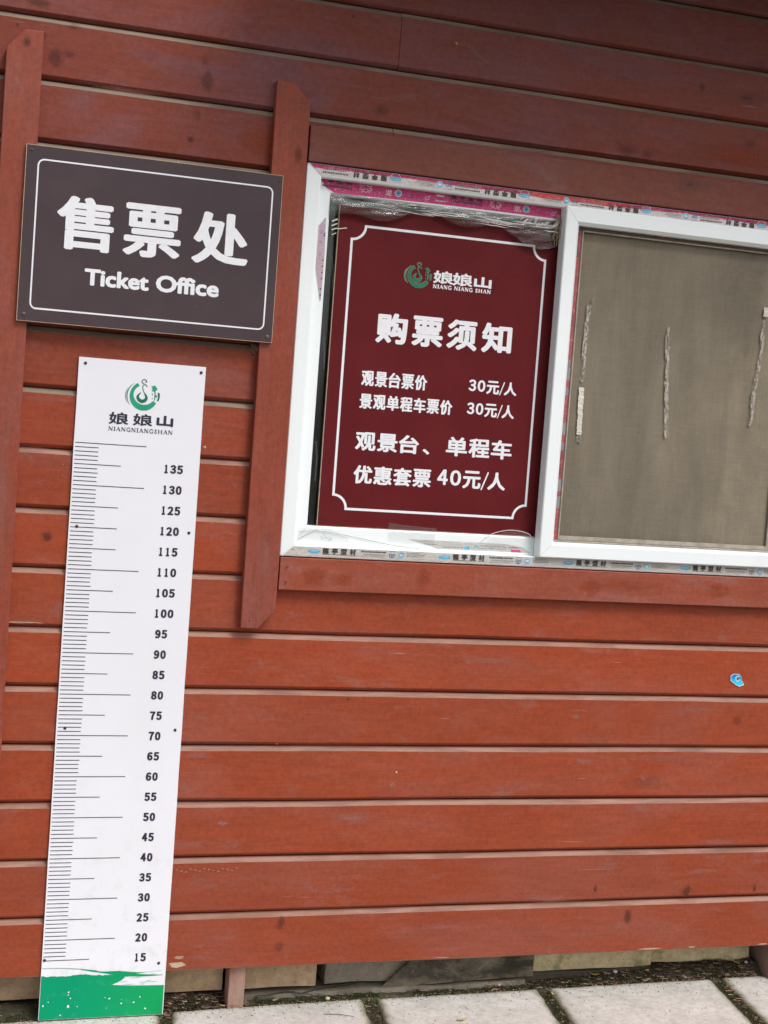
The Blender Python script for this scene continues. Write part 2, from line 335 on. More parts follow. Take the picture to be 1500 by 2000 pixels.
# ------------------------------------------------------------------ mesh helpers
class MB:
    def __init__(s): s.v = []; s.f = []; s.m = []; s.tone = None
    def face(s, pts, mi=0):
        b = len(s.v); s.v += [tuple(p) for p in pts]; s.f.append(tuple(range(b, b + len(pts)))); s.m.append(mi)
    def add(s, vs, fs, mi=0):
        b = len(s.v); s.v += [tuple(p) for p in vs]
        for f in fs: s.f.append(tuple(b + i for i in f)); s.m.append(mi)
    def box(s, x0, x1, y0, y1, z0, z1, mi=0):
        v = [(x, y, z) for x in (x0, x1) for y in (y0, y1) for z in (z0, z1)]
        s.add(v, [(0, 1, 3, 2), (4, 6, 7, 5), (0, 4, 5, 1), (2, 3, 7, 6), (0, 2, 6, 4), (1, 5, 7, 3)], mi)
    def prism(s, pts, y0, y1, mi=0):          # pts in (x,z), y0 = front
        n = len(pts); v = [(x, y0, z) for x, z in pts] + [(x, y1, z) for x, z in pts]
        a = sum(pts[i][0] * pts[(i + 1) % n][1] - pts[(i + 1) % n][0] * pts[i][1] for i in range(n))
        idx = list(range(n)) if a > 0 else list(range(n))[::-1]
        s.add(v, [tuple(idx), tuple(i + n for i in reversed(idx))] + [(idx[i], idx[i] + n, idx[(i + 1) % n] + n, idx[(i + 1) % n]) for i in range(n)], mi)
    def ribbon(s, pts, w, y, mi=0, taper=None, closed=False):   # flat stroke in the xz plane
        n = len(pts); L = []; Rr = []
        for i, (x, z) in enumerate(pts):
            if closed: a = pts[i - 1]; b = pts[(i + 1) % n]
            else: a = pts[max(0, i - 1)]; b = pts[min(n - 1, i + 1)]
            dx, dz = b[0] - a[0], b[1] - a[1]; l = math.hypot(dx, dz) or 1
            ww = (w[i] if isinstance(w, (list, tuple)) else w) / 2
            if 0 < i < n - 1 or closed:
                p = pts[i - 1]; q1 = (x - p[0], z - p[1]); l1 = math.hypot(*q1) or 1
                cs = abs((q1[0] * dx + q1[1] * dz) / (l1 * l)); ww = ww / max(.6, cs)
            L.append((x - dz / l * ww, y, z + dx / l * ww)); Rr.append((x + dz / l * ww, y, z - dx / l * ww))
        m = n if closed else n - 1
        s.add(L + Rr, [(i, n + i, n + (i + 1) % n, (i + 1) % n) for i in range(m)], mi)
    def tube(s, pts, r, k=5, mi=0):
        rings = []
        for i, p in enumerate(pts):
            p = Vector(p); a = Vector(pts[max(0, i - 1)]); b = Vector(pts[min(len(pts) - 1, i + 1)]); d = (b - a).normalized()
            u = d.cross(Vector((0, 0, 1)) if abs(d.z) < .9 else Vector((1, 0, 0))).normalized(); v = d.cross(u)
            rr = r[i] if isinstance(r, (list, tuple)) else r
            rings.append([p + (u * math.cos(t) + v * math.sin(t)) * rr for t in [2 * math.pi * j / k for j in range(k)]])
        vs = [q for g in rings for q in g]; fs = []
        for i in range(len(pts) - 1):
            for j in range(k): fs.append((i * k + j, i * k + (j + 1) % k, (i + 1) * k + (j + 1) % k, (i + 1) * k + j))
        fs.append(tuple(range(k))[::-1]); fs.append(tuple((len(pts) - 1) * k + j for j in range(k)))
        s.add(vs, fs, mi)
    def build(s, name, mats, parent=None, loc=None, smooth=False, bevel=0, color=None):
        if not isinstance(mats, (list, tuple)): mats = [mats]
        me = bpy.data.meshes.new(name)
        off = Vector(loc) if loc is not None else Vector((0, 0, 0))
        me.from_pydata([(v[0] - off.x, v[1] - off.y, v[2] - off.z) for v in s.v], [], s.f)
        for m in mats: me.materials.append(m)
        if len(mats) > 1: me.polygons.foreach_set('material_index', s.m)
        if smooth: me.polygons.foreach_set('use_smooth', [True] * len(me.polygons))
        if s.tone is not None:
            a = me.attributes.new('tone', 'FLOAT', 'POINT'); a.data.foreach_set('value', s.tone)
        me.update()
        return link(name, me, parent, off, bevel, color)
def link(name, me, parent=None, loc=(0, 0, 0), bevel=0, color=None):
    o = bpy.data.objects.new(name, me); COL.objects.link(o); o.location = loc
    if parent is not None:
        o.parent = parent; o.location = Vector(loc) - WORLD.get(parent.name, Vector((0, 0, 0)))
    WORLD[o.name] = Vector(loc)
    if bevel:
        b = o.modifiers.new('bevel', 'BEVEL'); b.width = bevel; b.segments = 2; b.limit_method = 'ANGLE'; b.angle_limit = R(40)
    if color: o.color = (*color, 1) if len(color) == 3 else color
    return o
WORLD = {}
def tag(o, label, cat, group=None, kind=None):
    if label: o['label'] = label
    if cat: o['category'] = cat
    if group: o['group'] = group
    if kind: o['kind'] = kind
    return o
def empty(name, loc, label=None, cat=None, group=None, kind=None):
    o = bpy.data.objects.new(name, None); COL.objects.link(o); o.location = loc; o.empty_display_size = .1
    WORLD[o.name] = Vector(loc); return tag(o, label, cat, group, kind)

# text: glyph outlines from Blender's own font, fitted to a measured box, weight built up from shifted layers
_gc = {}
def glyphs(body):
    if body in _gc: return _gc[body]
    c = bpy.data.curves.new('t', 'FONT'); c.body = body; c.size = 1; c.resolution_u = 3
    o = bpy.data.objects.new('t', c); COL.objects.link(o)
    dg = bpy.context.evaluated_depsgraph_get(); me = bpy.data.meshes.new_from_object(o.evaluated_get(dg))
    vs = [(v.co.x, v.co.y) for v in me.vertices]; fs = [tuple(p.vertices) for p in me.polygons]
    bpy.data.objects.remove(o); bpy.data.curves.remove(c); bpy.data.meshes.remove(me)
    _gc[body] = (vs, fs); return vs, fs
def full(ch):
    return chr(ord(ch) + 0xFEE0) if 33 <= ord(ch) <= 126 else ch
def word(body, gap=.035, space=.3):        # latin set from the full-width glyphs with tight spacing
    vs, fs = [], []; x = 0
    for ch in body:
        if ch == ' ': x += space; continue
        v, f = glyphs(full(ch)); lo = min(p[0] for p in v); hi = max(p[0] for p in v); b = len(vs)
        g = {'T': .005, 'f': -.03, 't': -.02, '/': -.02}.get(ch, 0)
        vs += [(p[0] - lo + x + g, p[1]) for p in v]; fs += [tuple(b + i for i in q) for q in f]; x += hi - lo + gap + g * 1.5
    return vs, fs
def text(mb, geo, x0, x1, z0, z1, y, bold=.0, boldz=None, mi=0, flip=False, shear=0):
    vs, fs = geo; a = min(p[0] for p in vs); b = max(p[0] for p in vs); c = min(p[1] for p in vs); d = max(p[1] for p in vs)
    bz = bold if boldz is None else boldz
    sx = (x1 - x0 - 2 * bold) / (b - a); sz = (z1 - z0 - 2 * bz) / (d - c)
    offs = [(0, 0)]
    if bold: offs += [(bold * math.cos(t), bz * math.sin(t)) for t in [k * math.pi / 4 + math.pi / 8 for k in range(8)]]
    for k, (ox, oz) in enumerate(offs):
        P = []
        for p in vs:
            X = x0 + bold + (p[0] - a) * sx + ox; Z = z0 + bz + (p[1] - c) * sz + oz
            if flip: X = x0 + x1 - X; Z = z0 + z1 - Z
            P.append((X + shear * (Z - z0), y - k * .00003, Z))
        mb.add(P, fs, mi)
SER = {  # serif capitals as strokes: (points, weight)
 'N': [([(.15, 0), (.15, 1)], .09), ([(.15, 1), (.85, 0)], .2), ([(.85, 0), (.85, 1)], .09), ([(0, .97), (.3, .97)], .06), ([(0, .03), (.3, .03)], .06), ([(.7, .97), (1, .97)], .06)],
 'I': [([(.5, 0), (.5, 1)], .2), ([(.25, .97), (.75, .97)], .06), ([(.25, .03), (.75, .03)], .06)],
 'A': [([(.1, 0), (.5, 1)], .08), ([(.48, 1), (.88, 0)], .2), ([(.25, .33), (.7, .33)], .07), ([(0, .03), (.25, .03)], .06), ([(.7, .03), (1, .03)], .06)],
 'G': [([(.85, .75), (.7, .93), (.5, .97), (.25, .85), (.13, .5), (.25, .15), (.5, .03), (.7, .06), (.82, .15)], .15), ([(.82, 0), (.82, .42)], .17), ([(.62, .42), (1, .42)], .06)],
 'S': [([(.78, .72), (.7, .9), (.5, .97), (.3, .88), (.28, .7), (.5, .52), (.75, .35), (.72, .12), (.5, .03), (.28, .1), (.2, .3)], .14)],
 'H': [([(.2, 0), (.2, 1)], .18), ([(.8, 0), (.8, 1)], .18), ([(.2, .5), (.8, .5)], .07), ([(.05, .97), (.35, .97)], .06), ([(.65, .97), (.95, .97)], .06), ([(.05, .03), (.35, .03)], .06), ([(.65, .03), (.95, .03)], .06)]}
def serif(mb, s, x0, x1, z0, z1, y, fat=1., mi=0):
    adv = {'N': 1.08, 'I': .55, 'A': 1.05, 'G': 1.05, 'S': .8, 'H': 1.15, ' ': .5}
    tot = sum(adv[c] for c in s); u = (x1 - x0) / tot; x = x0
    for ch in s:
        wd = adv[ch] * u * .9; h = z1 - z0
        for k, (pts, wt) in enumerate(SER.get(ch, [])):
            mb.ribbon([(x + (.5 if ch == 'I' else p[0]) * wd + (0 if ch != 'I' else (p[0] - .5) * u), z0 + p[1] * h) for p in pts], wt * u * fat, y - k * .00004, mi)
        x += adv[ch] * u
def arc(cx, cz, ax, az, t0, t1, n):
    return [(cx + ax * math.cos(R(t0 + (t1 - t0) * i / n)), cz + az * math.sin(R(t0 + (t1 - t0) * i / n))) for i in range(n + 1)]
def curve(pts, n=6):     # catmull-rom
    out = []
    P = [pts[0]] + list(pts) + [pts[-1]]
    for i in range(1, len(P) - 2):
        for k in range(n):
            t = k / n; a, b, c, d = P[i - 1], P[i], P[i + 1], P[i + 2]
            out.append(tuple(.5 * (2 * b[j] + (c[j] - a[j]) * t + (2 * a[j] - 5 * b[j] + 4 * c[j] - d[j]) * t * t + (3 * b[j] - a[j] - 3 * c[j] + d[j]) * t ** 3) for j in range(2)))
    out.append(tuple(pts[-1])); return out
def logo(mb, x0, x1, z0, z1, y, grow=0., mi=0, md=None):
    """green ring with a drop, a curl and a leafy stroke; unit box 0..1"""
    md = mi if md is None else md
    T = lambda p: (x0 + p[0] * (x1 - x0), z0 + p[1] * (z1 - z0))
    out = arc(.55, .46, .42, .46, 118, 335, 34); inn = arc(.56, .50, .315, .315, 118, 328, 34)
    s = x1 - x0
    k = grow
    for i in range(34):
        q = [T(out[i]), T(out[i + 1]), T(inn[i + 1]), T(inn[i])]
        if k:
            c = T((.555, .48)); 
            q = [(p[0] + (p[0] - c[0]) / math.hypot(p[0] - c[0], p[1] - c[1]) * (k if j < 2 else -k), p[1] + (p[1] - c[1]) / math.hypot(p[0] - c[0], p[1] - c[1]) * (k if j < 2 else -k)) for j, p in enumerate(q)]
        mb.face([(p[0], y, p[1]) for p in q], mi)
    rb = lambda pts, wd, dy=0., m=mi: mb.ribbon([T(p) for p in pts], [a * s + 2 * k for a in wd] if isinstance(wd, list) else wd * s + 2 * k, y - dy, m)
    rb(arc(.57, .46, .52, .50, 128, 218, 16), [.004 + .028 * math.sin(math.pi * i / 16) for i in range(17)], .00005, md)
    rb(arc(.57, .46, .565, .50, 150, 210, 12), [.003 + .014 * math.sin(math.pi * i / 12) for i in range(13)], .0001, md)
    # drop
    dr = curve([(.46, .57), (.40, .50), (.37, .42), (.42, .33), (.50, .295), (.59, .33), (.63, .41), (.60, .50), (.55, .58), (.515, .68), (.50, .78), (.545, .80)], 4)
    wd = [.02 + .085 * max(0, math.sin(math.pi * min(1, i / (len(dr) * .72)))) for i in range(len(dr))]
    wd = [max(.022, a) for a in wd]; rb(dr, wd, .00008, md if k == 0 else mi)
    rb(curve([(.64, .77), (.58, .83), (.50, .87), (.47, .93), (.51, .985), (.58, .98), (.61, .93), (.57, .905)], 4), .026, .0001, md)
    # leaf and post strokes
    lf = [T(p) for p in [(.75, .79), (.80, .80), (.86, .83), (.90, .78), (.945, .73), (.92, .67), (.88, .645), (.82, .63), (.77, .645), (.81, .69), (.78, .73), (.80, .76)]]
    c = (sum(p[0] for p in lf) / len(lf), sum(p[1] for p in lf) / len(lf))
    for i in range(len(lf)):
        a, b = lf[i], lf[(i + 1) % len(lf)]
        ex = lambda p: (c[0] + (p[0] - c[0]) * (1 + k * 12 / s), c[1] + (p[1] - c[1]) * (1 + k * 12 / s))
        a, b = ex(a), ex(b); mb.face([(c[0], y - .00012, c[1]), (b[0], y - .00012, b[1]), (a[0], y - .00012, a[1])], mi)
    rb([(.87, .64), (.885, .55), (.88, .42), (.87, .34)], [.03, .03, .028, .02], .00014, md)
    rb([(.88, .48), (.95, .485)], .04, .00016, md)
    rb([(.96, .60), (.995, .57), (1.0, .45), (.97, .33)], [.03, .05, .05, .05], .00018, md)
    rb([(.79, .58), (.81, .50)], .02, .0001, md); rb([(.79, .40), (.82, .41)], .025, .0001, md)

# ================================================================== THE HUT
hut = empty('ticket_hut', (0, .15, 0), 'red brown painted timber hut clad in horizontal boards, with a white sliding window', 'building')
PITCH, Z0 = .14125, .1091
WX0, WX1, WZ0, WZ1 = .512, 2.00, 1.154, 2.115
XL, XR = -1.6, 4.2
def gz(k): return Z0 + PITCH * k
def tint(zm):                     # higher boards get a darker, less red tint and more faded patches
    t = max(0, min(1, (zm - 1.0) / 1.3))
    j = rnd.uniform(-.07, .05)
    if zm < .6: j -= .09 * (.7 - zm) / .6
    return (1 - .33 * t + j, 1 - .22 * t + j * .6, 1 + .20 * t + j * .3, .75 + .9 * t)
def board(x0, x1, zb, zt, tongue=True, rabbet=True, ledge='ledge', mat='paint'):
    mb = MB(); n = max(2, int((x1 - x0) / .06)); sd = rnd.uniform(0, 100)
    prof = []
    if rabbet: prof += [(.018, .0022, 'b'), (.0112, .0022, 'b'), (.0104, .0028, 'b'), (.0006, .0100, 'b'), (0, .0114, 'b')]
    else: prof += [(.018, 0, 'b'), (.0025, 0, 'b'), (0, .0030, 'b')]
    if tongue: prof += [(0, -.0122, 't'), (.0010, -.0112, 't'), (.0045, -.0096, 't'), (.0108, -.0012, 't'), (.0122, -.0002, 't'), (.018, -.0002, 't')]
    else: prof += [(0, -.002, 't'), (.002, 0, 't'), (.018, 0, 't')]
    nl = len(prof); fl = 5 if rabbet else 3
    for i in range(n + 1):
        x = x0 + (x1 - x0) * i / n
        for y, dz, e in prof:
            j = noise.noise(Vector((x * 3 + sd, (7 if e == 't' else 2), zb))) * .0016 
            yy = y + noise.noise(Vector((x * 1.3 + sd, 40, zb))) * .0010
            mb.v.append((x, yy, (zb if e == 'b' else zt) + dz + j))
    for i in range(n):
        for k in range(nl - 1):
            a = i * nl + k
            mb.f.append((a, a + nl, a + nl + 1, a + 1)); mb.m.append(1 if (tongue and fl <= k < fl + 3) else (1 if (not rabbet and k <= 1 and zb < .2) else 0))
        a = i * nl; mb.f.append((a, a + nl - 1, a + 2 * nl - 1, a + nl)); mb.m.append(0)
    mb.f.append(tuple(range(nl))); mb.m.append(0); mb.f.append(tuple(n * nl + k for k in reversed(range(nl)))); mb.m.append(0)
    zm = (zb + zt) / 2
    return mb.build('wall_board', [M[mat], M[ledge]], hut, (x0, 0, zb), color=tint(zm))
NR = 19
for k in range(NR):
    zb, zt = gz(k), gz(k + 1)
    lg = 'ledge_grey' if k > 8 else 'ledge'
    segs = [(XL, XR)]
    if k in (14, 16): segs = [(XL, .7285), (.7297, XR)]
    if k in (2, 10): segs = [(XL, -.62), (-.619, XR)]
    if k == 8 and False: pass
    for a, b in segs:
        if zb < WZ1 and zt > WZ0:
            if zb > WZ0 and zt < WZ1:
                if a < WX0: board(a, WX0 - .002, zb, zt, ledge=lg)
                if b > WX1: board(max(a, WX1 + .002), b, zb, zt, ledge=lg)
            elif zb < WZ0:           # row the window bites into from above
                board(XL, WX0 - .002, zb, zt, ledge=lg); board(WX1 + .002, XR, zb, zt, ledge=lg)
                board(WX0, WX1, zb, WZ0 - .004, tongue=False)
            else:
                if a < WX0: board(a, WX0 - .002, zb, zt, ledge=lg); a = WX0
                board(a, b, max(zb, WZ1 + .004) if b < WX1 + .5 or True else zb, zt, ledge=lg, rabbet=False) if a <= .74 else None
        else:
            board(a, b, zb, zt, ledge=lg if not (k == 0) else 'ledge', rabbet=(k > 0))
# (row 14 continues right of the joint above the window)
board(.7297 + .002, XR, WZ1 + .004, gz(15), ledge='ledge_grey', rabbet=False) if False else None
# vertical trims with clipped corners
def trim_v(pts, y0=-.0255, col=(1, 1, 1), nm='vertical_trim'):
    mb = MB(); mb.prism(pts, y0, -.0006); return mb.build(nm, M['paint_v'], hut, (pts[0][0], y0, pts[0][1]), bevel=.0018, color=col)
trim_v([(-.208, .02), (-.1275, .02), (-.1275, 2.330), (-.170, 2.328), (-.208, 2.283)], col=(.97, 1, 1.12))
trim_v([(.4235, .9735), (.466, .9722), (.5085, 1.019), (.5095, 1.3), (.5075, 2.254), (.4635, 2.2975), (.4215, 2.2965)], col=(.97, .98, 1.1))
mb = MB(); mb.prism([(.5125, 1.0705), (2.02, 1.0705), (2.02, 1.1515), (.5125, 1.1515)], -.022, -.0006); mb.build('window_sill_board', M['paint_h'], hut, (.51, -.02, 1.07), bevel=.0018, color=(1.12, 1, .98))
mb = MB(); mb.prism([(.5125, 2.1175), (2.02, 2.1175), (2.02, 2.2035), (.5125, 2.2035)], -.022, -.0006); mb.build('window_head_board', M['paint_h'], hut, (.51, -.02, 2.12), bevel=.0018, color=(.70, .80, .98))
mb = MB(); mb.prism([(2.003, .9735), (2.09, .9735), (2.09, 2.2965), (2.003, 2.2965)], -.0258, -.0226); mb.build('vertical_trim', M['paint_v'], hut, (2.0, -.02, .97), bevel=.001, color=(.95, 1, 1.1))
# nail heads in the trims
for (x, z) in [(-.165, 2.30), (.445, .992), (.486, 2.262), (.53, 1.09), (.531, 1.128), (.445, 2.2)]:
    mb = MB(); mb.tube([(x, -.0262, z), (x, -.0254, z)], .0022, 7); mb.build('nail', M['nail'], hut, (x, -.026, z))
# knots, scuffs and chipped spots on the boards
def spot(name, col, edge=.5, sc=3.):
    g = G(name); tc = g.n('TexCoord').outputs['Object']; ln = g.n('VectorMath', operation='LENGTH'); g.put(ln.inputs[0], tc)
    n = g.noise(g.coords((1, 1, 1)), sc, 5, .7, .8); n2 = g.noise(g.coords((1, 1, 1)), sc * 4, 3, .7)
    f = g.math('ADD', ln.outputs['Value'], g.math('MULTIPLY', g.math('SUBTRACT', n, .5), 1.5))
    a = g.math('MULTIPLY', g.ramp(f, .85 - edge, .85, 1, 0), g.ramp(n2, .3, .6, .55, 1)); al = g.n('ObjectInfo').outputs['Alpha']
    a = g.math('MULTIPLY', a, g.ramp(ln.outputs['Value'], .8, 1, 1, 0)); a = g.math('MULTIPLY', a, al)
    tr = g.n('BsdfTransparent'); df = g.n('BsdfPrincipled'); df.inputs['Base Color'].default_value = (*col, 1); df.inputs['Roughness'].default_value = .6; df.inputs['Specular IOR Level'].default_value = .2
    m = g.n('MixShader'); g.put(m.inputs[0], a); g.t.links.new(tr.outputs[0], m.inputs[1]); g.t.links.new(df.outputs[0], m.inputs[2]); g.t.links.new(m.outputs[0], g.out.inputs[0]); return g.m
M['knot'] = spot('dark_knot', (.030, .024, .024), .6, 1.6); M['scuff'] = spot('pale_scuff', (.42, .19, .16), .9, 1.3); M['chip'] = spot('bare_wood_chip', (.62, .48, .35), .3, 2.2); M['fresh'] = spot('fresher_paint_patch', (.34, .062, .022), .75, .9)
_sm = {}
def spot_at(kind, x, z, rx, rz, al, y=-.0017, parent=None):
    if kind == 'knot': al *= .62
    if kind == 'chip' and z < .12: z, rz, al = .1150, rz * .7, al * .8
    if kind not in _sm:
        me = bpy.data.meshes.new(kind); me.from_pydata([(math.cos(2 * math.pi * i / 20), 0, math.sin(2 * math.pi * i / 20)) for i in range(20)], [], [tuple(range(20))]); me.materials.append(M[kind]); _sm[kind] = me
    o = link({'knot': 'knot', 'scuff': 'scuff_mark', 'chip': 'paint_chip', 'fresh': 'paint_patch'}[kind], _sm[kind], parent or hut, (x, y, z), color=(1, 1, 1, al)); o.scale = (rx * 1.5, 1, rz * 1.5)
for a in [('knot',-0.050,1.175,0.0130,0.0108,0.85),('knot',1.456,0.288,0.0062,0.0085,0.8),('knot',1.734,0.273,0.0128,0.0202,0.75),('knot',1.950,0.276,0.0050,0.0103,0.8),('knot',1.561,0.207,0.0109,0.0215,0.7),('knot',0.585,0.223,0.0107,0.0185,0.6),('knot',0.585,0.162,0.0120,0.0133,0.45),('knot',-0.095,2.281,0.0161,0.0207,0.6),('knot',-0.069,2.293,0.0161,0.0058,0.5),('knot',-0.126,2.328,0.0080,0.0080,0.6),('knot',-0.185,2.342,0.0033,0.0034,0.9),('knot',-0.137,2.398,0.0274,0.0103,0.55),('knot',-0.059,2.358,0.0161,0.0093,0.45),('knot',0.227,2.136,0.0085,0.0071,0.7),('knot',0.239,2.194,0.0097,0.0119,0.35),('knot',0.258,2.275,0.0146,0.0238,0.55),('knot',0.251,2.321,0.0109,0.0107,0.35),('knot',0.694,2.267,0.0184,0.0124,0.4),('knot',1.368,2.256,0.0323,0.0157,0.4),('knot',1.424,2.252,0.0237,0.0092,0.4),('knot',1.569,2.444,0.0091,0.0132,0.45),('knot',1.728,2.317,0.0186,0.0134,0.35),('knot',0.605,2.481,0.0039,0.0036,0.8),('knot',-0.156,1.133,0.0069,0.0084,0.85),('knot',0.719,0.797,0.0041,0.0039,0.5),('knot',1.847,0.751,0.0129,0.0129,0.4),('scuff',0.756,0.489,0.0549,0.0146,0.45),('scuff',0.418,0.480,0.0220,0.0078,0.5),('scuff',1.394,0.637,0.0394,0.0111,0.4),('scuff',1.570,0.591,0.0155,0.0099,0.45),('scuff',0.853,0.576,0.0097,0.0107,0.5),('scuff',1.356,0.757,0.0135,0.0083,0.5),('scuff',1.569,0.511,0.0249,0.0128,0.4),('scuff',1.342,1.169,0.0059,0.0054,0.1),('scuff',0.307,0.428,0.0896,0.0128,0.3),('scuff',0.428,0.428,0.0390,0.0182,0.3),('scuff',-0.018,1.002,0.0191,0.0219,0.35),('scuff',-0.072,1.495,0.0824,0.0071,0.35),('scuff',-0.088,1.374,0.0469,0.0096,0.3),('scuff',1.101,0.903,0.1013,0.0081,0.3),('scuff',1.492,0.351,0.0278,0.0226,0.3),('scuff',0.676,0.842,0.0403,0.0039,0.3),('scuff',1.700,0.782,0.0634,0.0113,0.3),('scuff',1.817,0.410,0.0812,0.0086,0.35),('scuff',0.076,0.444,0.0613,0.0113,0.35),('scuff',0.343,0.651,0.0332,0.0115,0.4),('scuff',1.619,0.647,0.0943,0.0141,0.25),('chip',0.327,0.125,0.0179,0.0065,0.9),('chip',0.332,0.143,0.0115,0.0039,0.7),('chip',1.636,0.102,0.0348,0.0029,0.9),('chip',1.766,0.106,0.0097,0.0030,0.8),('chip',1.991,0.102,0.0134,0.0029,0.8),('chip',1.024,0.105,0.0201,0.0020,0.6),('chip',-0.099,0.968,0.0472,0.0018,0.5),]: spot_at(*a)
for a in [('chip',0.3109, 0.3645,.0028,.0018,.30),('chip',0.3225, 0.3619,.0028,.0018,.30),('chip',0.3342, 0.3593,.0028,.0018,.30),('chip',0.3452, 0.3658,.0028,.0018,.30),('chip',0.3569, 0.3632,.0028,.0018,.30),('chip',0.3686, 0.3605,.0028,.0018,.30),('chip',0.3797, 0.367,.0028,.0018,.30),('chip',0.3915, 0.3644,.0028,.0018,.30),('chip',0.4033, 0.3618,.0028,.0018,.30),('chip',0.4151, 0.3592,.0028,.0018,.30),('chip',0.4263, 0.3656,.0028,.0018,.30),('chip',0.4381, 0.363,.0028,.0018,.30),('chip',0.45, 0.3604,.0028,.0018,.30),('chip',0.4612, 0.3669,.0028,.0018,.30)]: spot_at(*a)
for a in [('fresh', .60, 1.108, .035, .022, .6), ('fresh', .68, 1.105, .03, .02, .4), ('fresh', .89, 1.112, .022, .024, .5), ('fresh', 1.36, 1.11, .03, .024, .6), ('fresh', 1.47, 1.112, .10, .022, .35), ('fresh', 1.74, 1.112, .035, .023, .5), ('fresh', .43, 2.15, .09, .04, .5), ('fresh', 1.72, 2.28, .14, .03, .5)]: spot_at(*a, y=-.0232 if a[2] < 1.2 else -.0017)
for a in [('knot', .485, 2.13, .010, .022, .5), ('knot', .474, 1.20, .008, .02, .3), ('knot', -.165, 2.30, .01, .012, .5), ('scuff', .47, 1.16, .02, .10, .3), ('scuff', .44, 1.75, .02, .15, .25), ('scuff', -.16, 1.25, .02, .2, .3), ('scuff', -.16, .8, .02, .2, .3)]: spot_at(*a, y=-.0262)
for k in range(60):
    x, z = rnd.uniform(-.2, 2.05), rnd.uniform(.13, 2.6)
    if z % PITCH > .02 and not (x > .40 and 1.05 < z < 2.22): spot_at(rnd.choice(['scuff', 'scuff', 'chip', 'knot']) if k > 26 else 'scuff', x, z, *( (rnd.uniform(.02, .10), rnd.uniform(.004, .014), rnd.uniform(.15, .35)) if k <= 26 else (rnd.uniform(.0015, .004), rnd.uniform(.0015, .003), rnd.uniform(.4, .9))))
# structure behind: dim room, seen through the gap beside the notice board
mb = MB(); mb.box(.35, 2.2, .9, .92, .9, 2.4); mb.box(.35, .37, .07, .9, .9, 2.4); mb.box(2.18, 2.2, .07, .9, .9, 2.4); mb.box(.37, 2.18, .07, .9, .88, .9); mb.box(.37, 2.18, .07, .9, 2.4, 2.42)
mb.build('inner_room', M['interior'], hut, (1.2, .5, 1.5))
# backing behind the boards, leaving the window hole
mb = MB()
mb.box(XL, WX0 - .001, .0185, .03, .12, 2.78); mb.box(WX1 + .001, XR, .0185, .03, .12, 2.78); mb.box(WX0 - .001, WX1 + .001, .0185, .03, .12, WZ0 - .002); mb.box(WX0 - .001, WX1 + .001, .0185, .03, WZ1 + .002, 2.78)
mb.build('wall_backing', M['tin'], hut, (0, .02, 1))
# unseen eaves, shaped to shade the upper wall; they start partway along it
mb = MB(); mb.prism([(.45, 0), (4.6, 0), (4.6, .025), (.45, .025)], -.50, 3.2)
ro = mb.build('roof', M['tin'], hut, (1.3, .6, 2.86)); pass
for v in ro.data.vertices: v.co.z += 2.86
for i in range(5):
    x = .50 + i * .95
    mb = MB(); mb.box(x, x + .06, -.48, .02, 2.785, 2.855); mb.build('rafter', M['paint_v'], hut, (x, 0, 2.8))
mb = MB(); mb.box(.45, 4.6, -.53, -.502, 2.80, 2.90); mb.build('fascia_board', M['paint'], hut, (0, -.9, 2.8), bevel=.002)
# legs under the bottom board
for (x0, x1, y0, y1) in [(.466, .508, .018, .062), (2.043, 2.10, .018, .16), (-.78, -.73, .018, .07), (3.6, 3.66, .018, .1)]:
    mb = MB(); mb.box(x0, x1, y0, y1, -.012, .1085)
    mb.build('support_leg', wood('worn_leg_paint', (.30, .10, .07), (.34, .24, .19), 'z', 1., .5, 1.) if x0 == .466 else M['leg2'] if 'leg2' in M else M.setdefault('leg2', wood('faded_leg_paint', (.30, .18, .15), (.42, .32, .26), 'z', 1., .4, 1.)), hut, (x0, y0, 0), bevel=.0025)

# ------------------------------------------------------------------ window
def mitre(x0, x1, z0, z1, prof, name, parent, mats, widths=(1, 1, 1, 1), loc=None, gap=.0004, mi=None, skip=()):
    """prof: list of (inset, y); four mitred members, each its own object; widths scale the inset (l, r, b, t)"""
    l, r, b, t = widths
    loops = [[(x0 + i * l, z0 + i * b), (x1 - i * r, z0 + i * b), (x1 - i * r, z1 - i * t), (x0 + i * l, z1 - i * t)] for i, y in prof]
    obs = []
    for s in range(4):
        if s in skip: continue
        m = MB(); n = len(prof); V = []
        for (i, y), lp in zip(prof, loops):
            a, c = lp[s], lp[(s + 1) % 4]; d = (c[0] - a[0], c[1] - a[1]); L = math.hypot(*d)
            V += [(a[0] + d[0] / L * gap, y, a[1] + d[1] / L * gap), (c[0] - d[0] / L * gap, y, c[1] - d[1] / L * gap)]
        m.add(V, [(2 * k, 2 * k + 1, 2 * k + 3, 2 * k + 2) for k in range(n - 1)] + [tuple(2 * k for k in reversed(range(n))), tuple(2 * k + 1 for k in range(n)), (0, 2 * n - 2, 2 * n - 1, 1)])
        obs.append(m.build(name, mats, parent, loc or (x0, prof[0][1], z0)))
    return obs
wm = MB(); wm.box(WX0 + .002, WX1 - .002, .050, .068, WZ0 + .001, WZ0 + .02); wm.box(WX0 + .002, WX1 - .002, .050, .068, WZ1 - .02, WZ1 - .001)
wm.box(WX0 + .002, WX0 + .02, .050, .068, WZ0 + .021, WZ1 - .021); wm.box(WX1 - .02, WX1 - .002, .050, .068, WZ0 + .021, WZ1 - .021)
win = wm.build('window', M['pvc'], hut, (WX0, 0, WZ0))
win['label'] = 'white plastic sliding window with printed protective film left on its frame'
mitre(WX0, WX1, WZ0, WZ1, [(0, .049), (0, -.0135), (.0012, -.0150), (.0255, -.0150), (.0290, -.0125), (.0295, .0080), (.0295, .049)], 'frame_rail', win, M['pvc'], (1.30, 1.3, .95, 1.05))
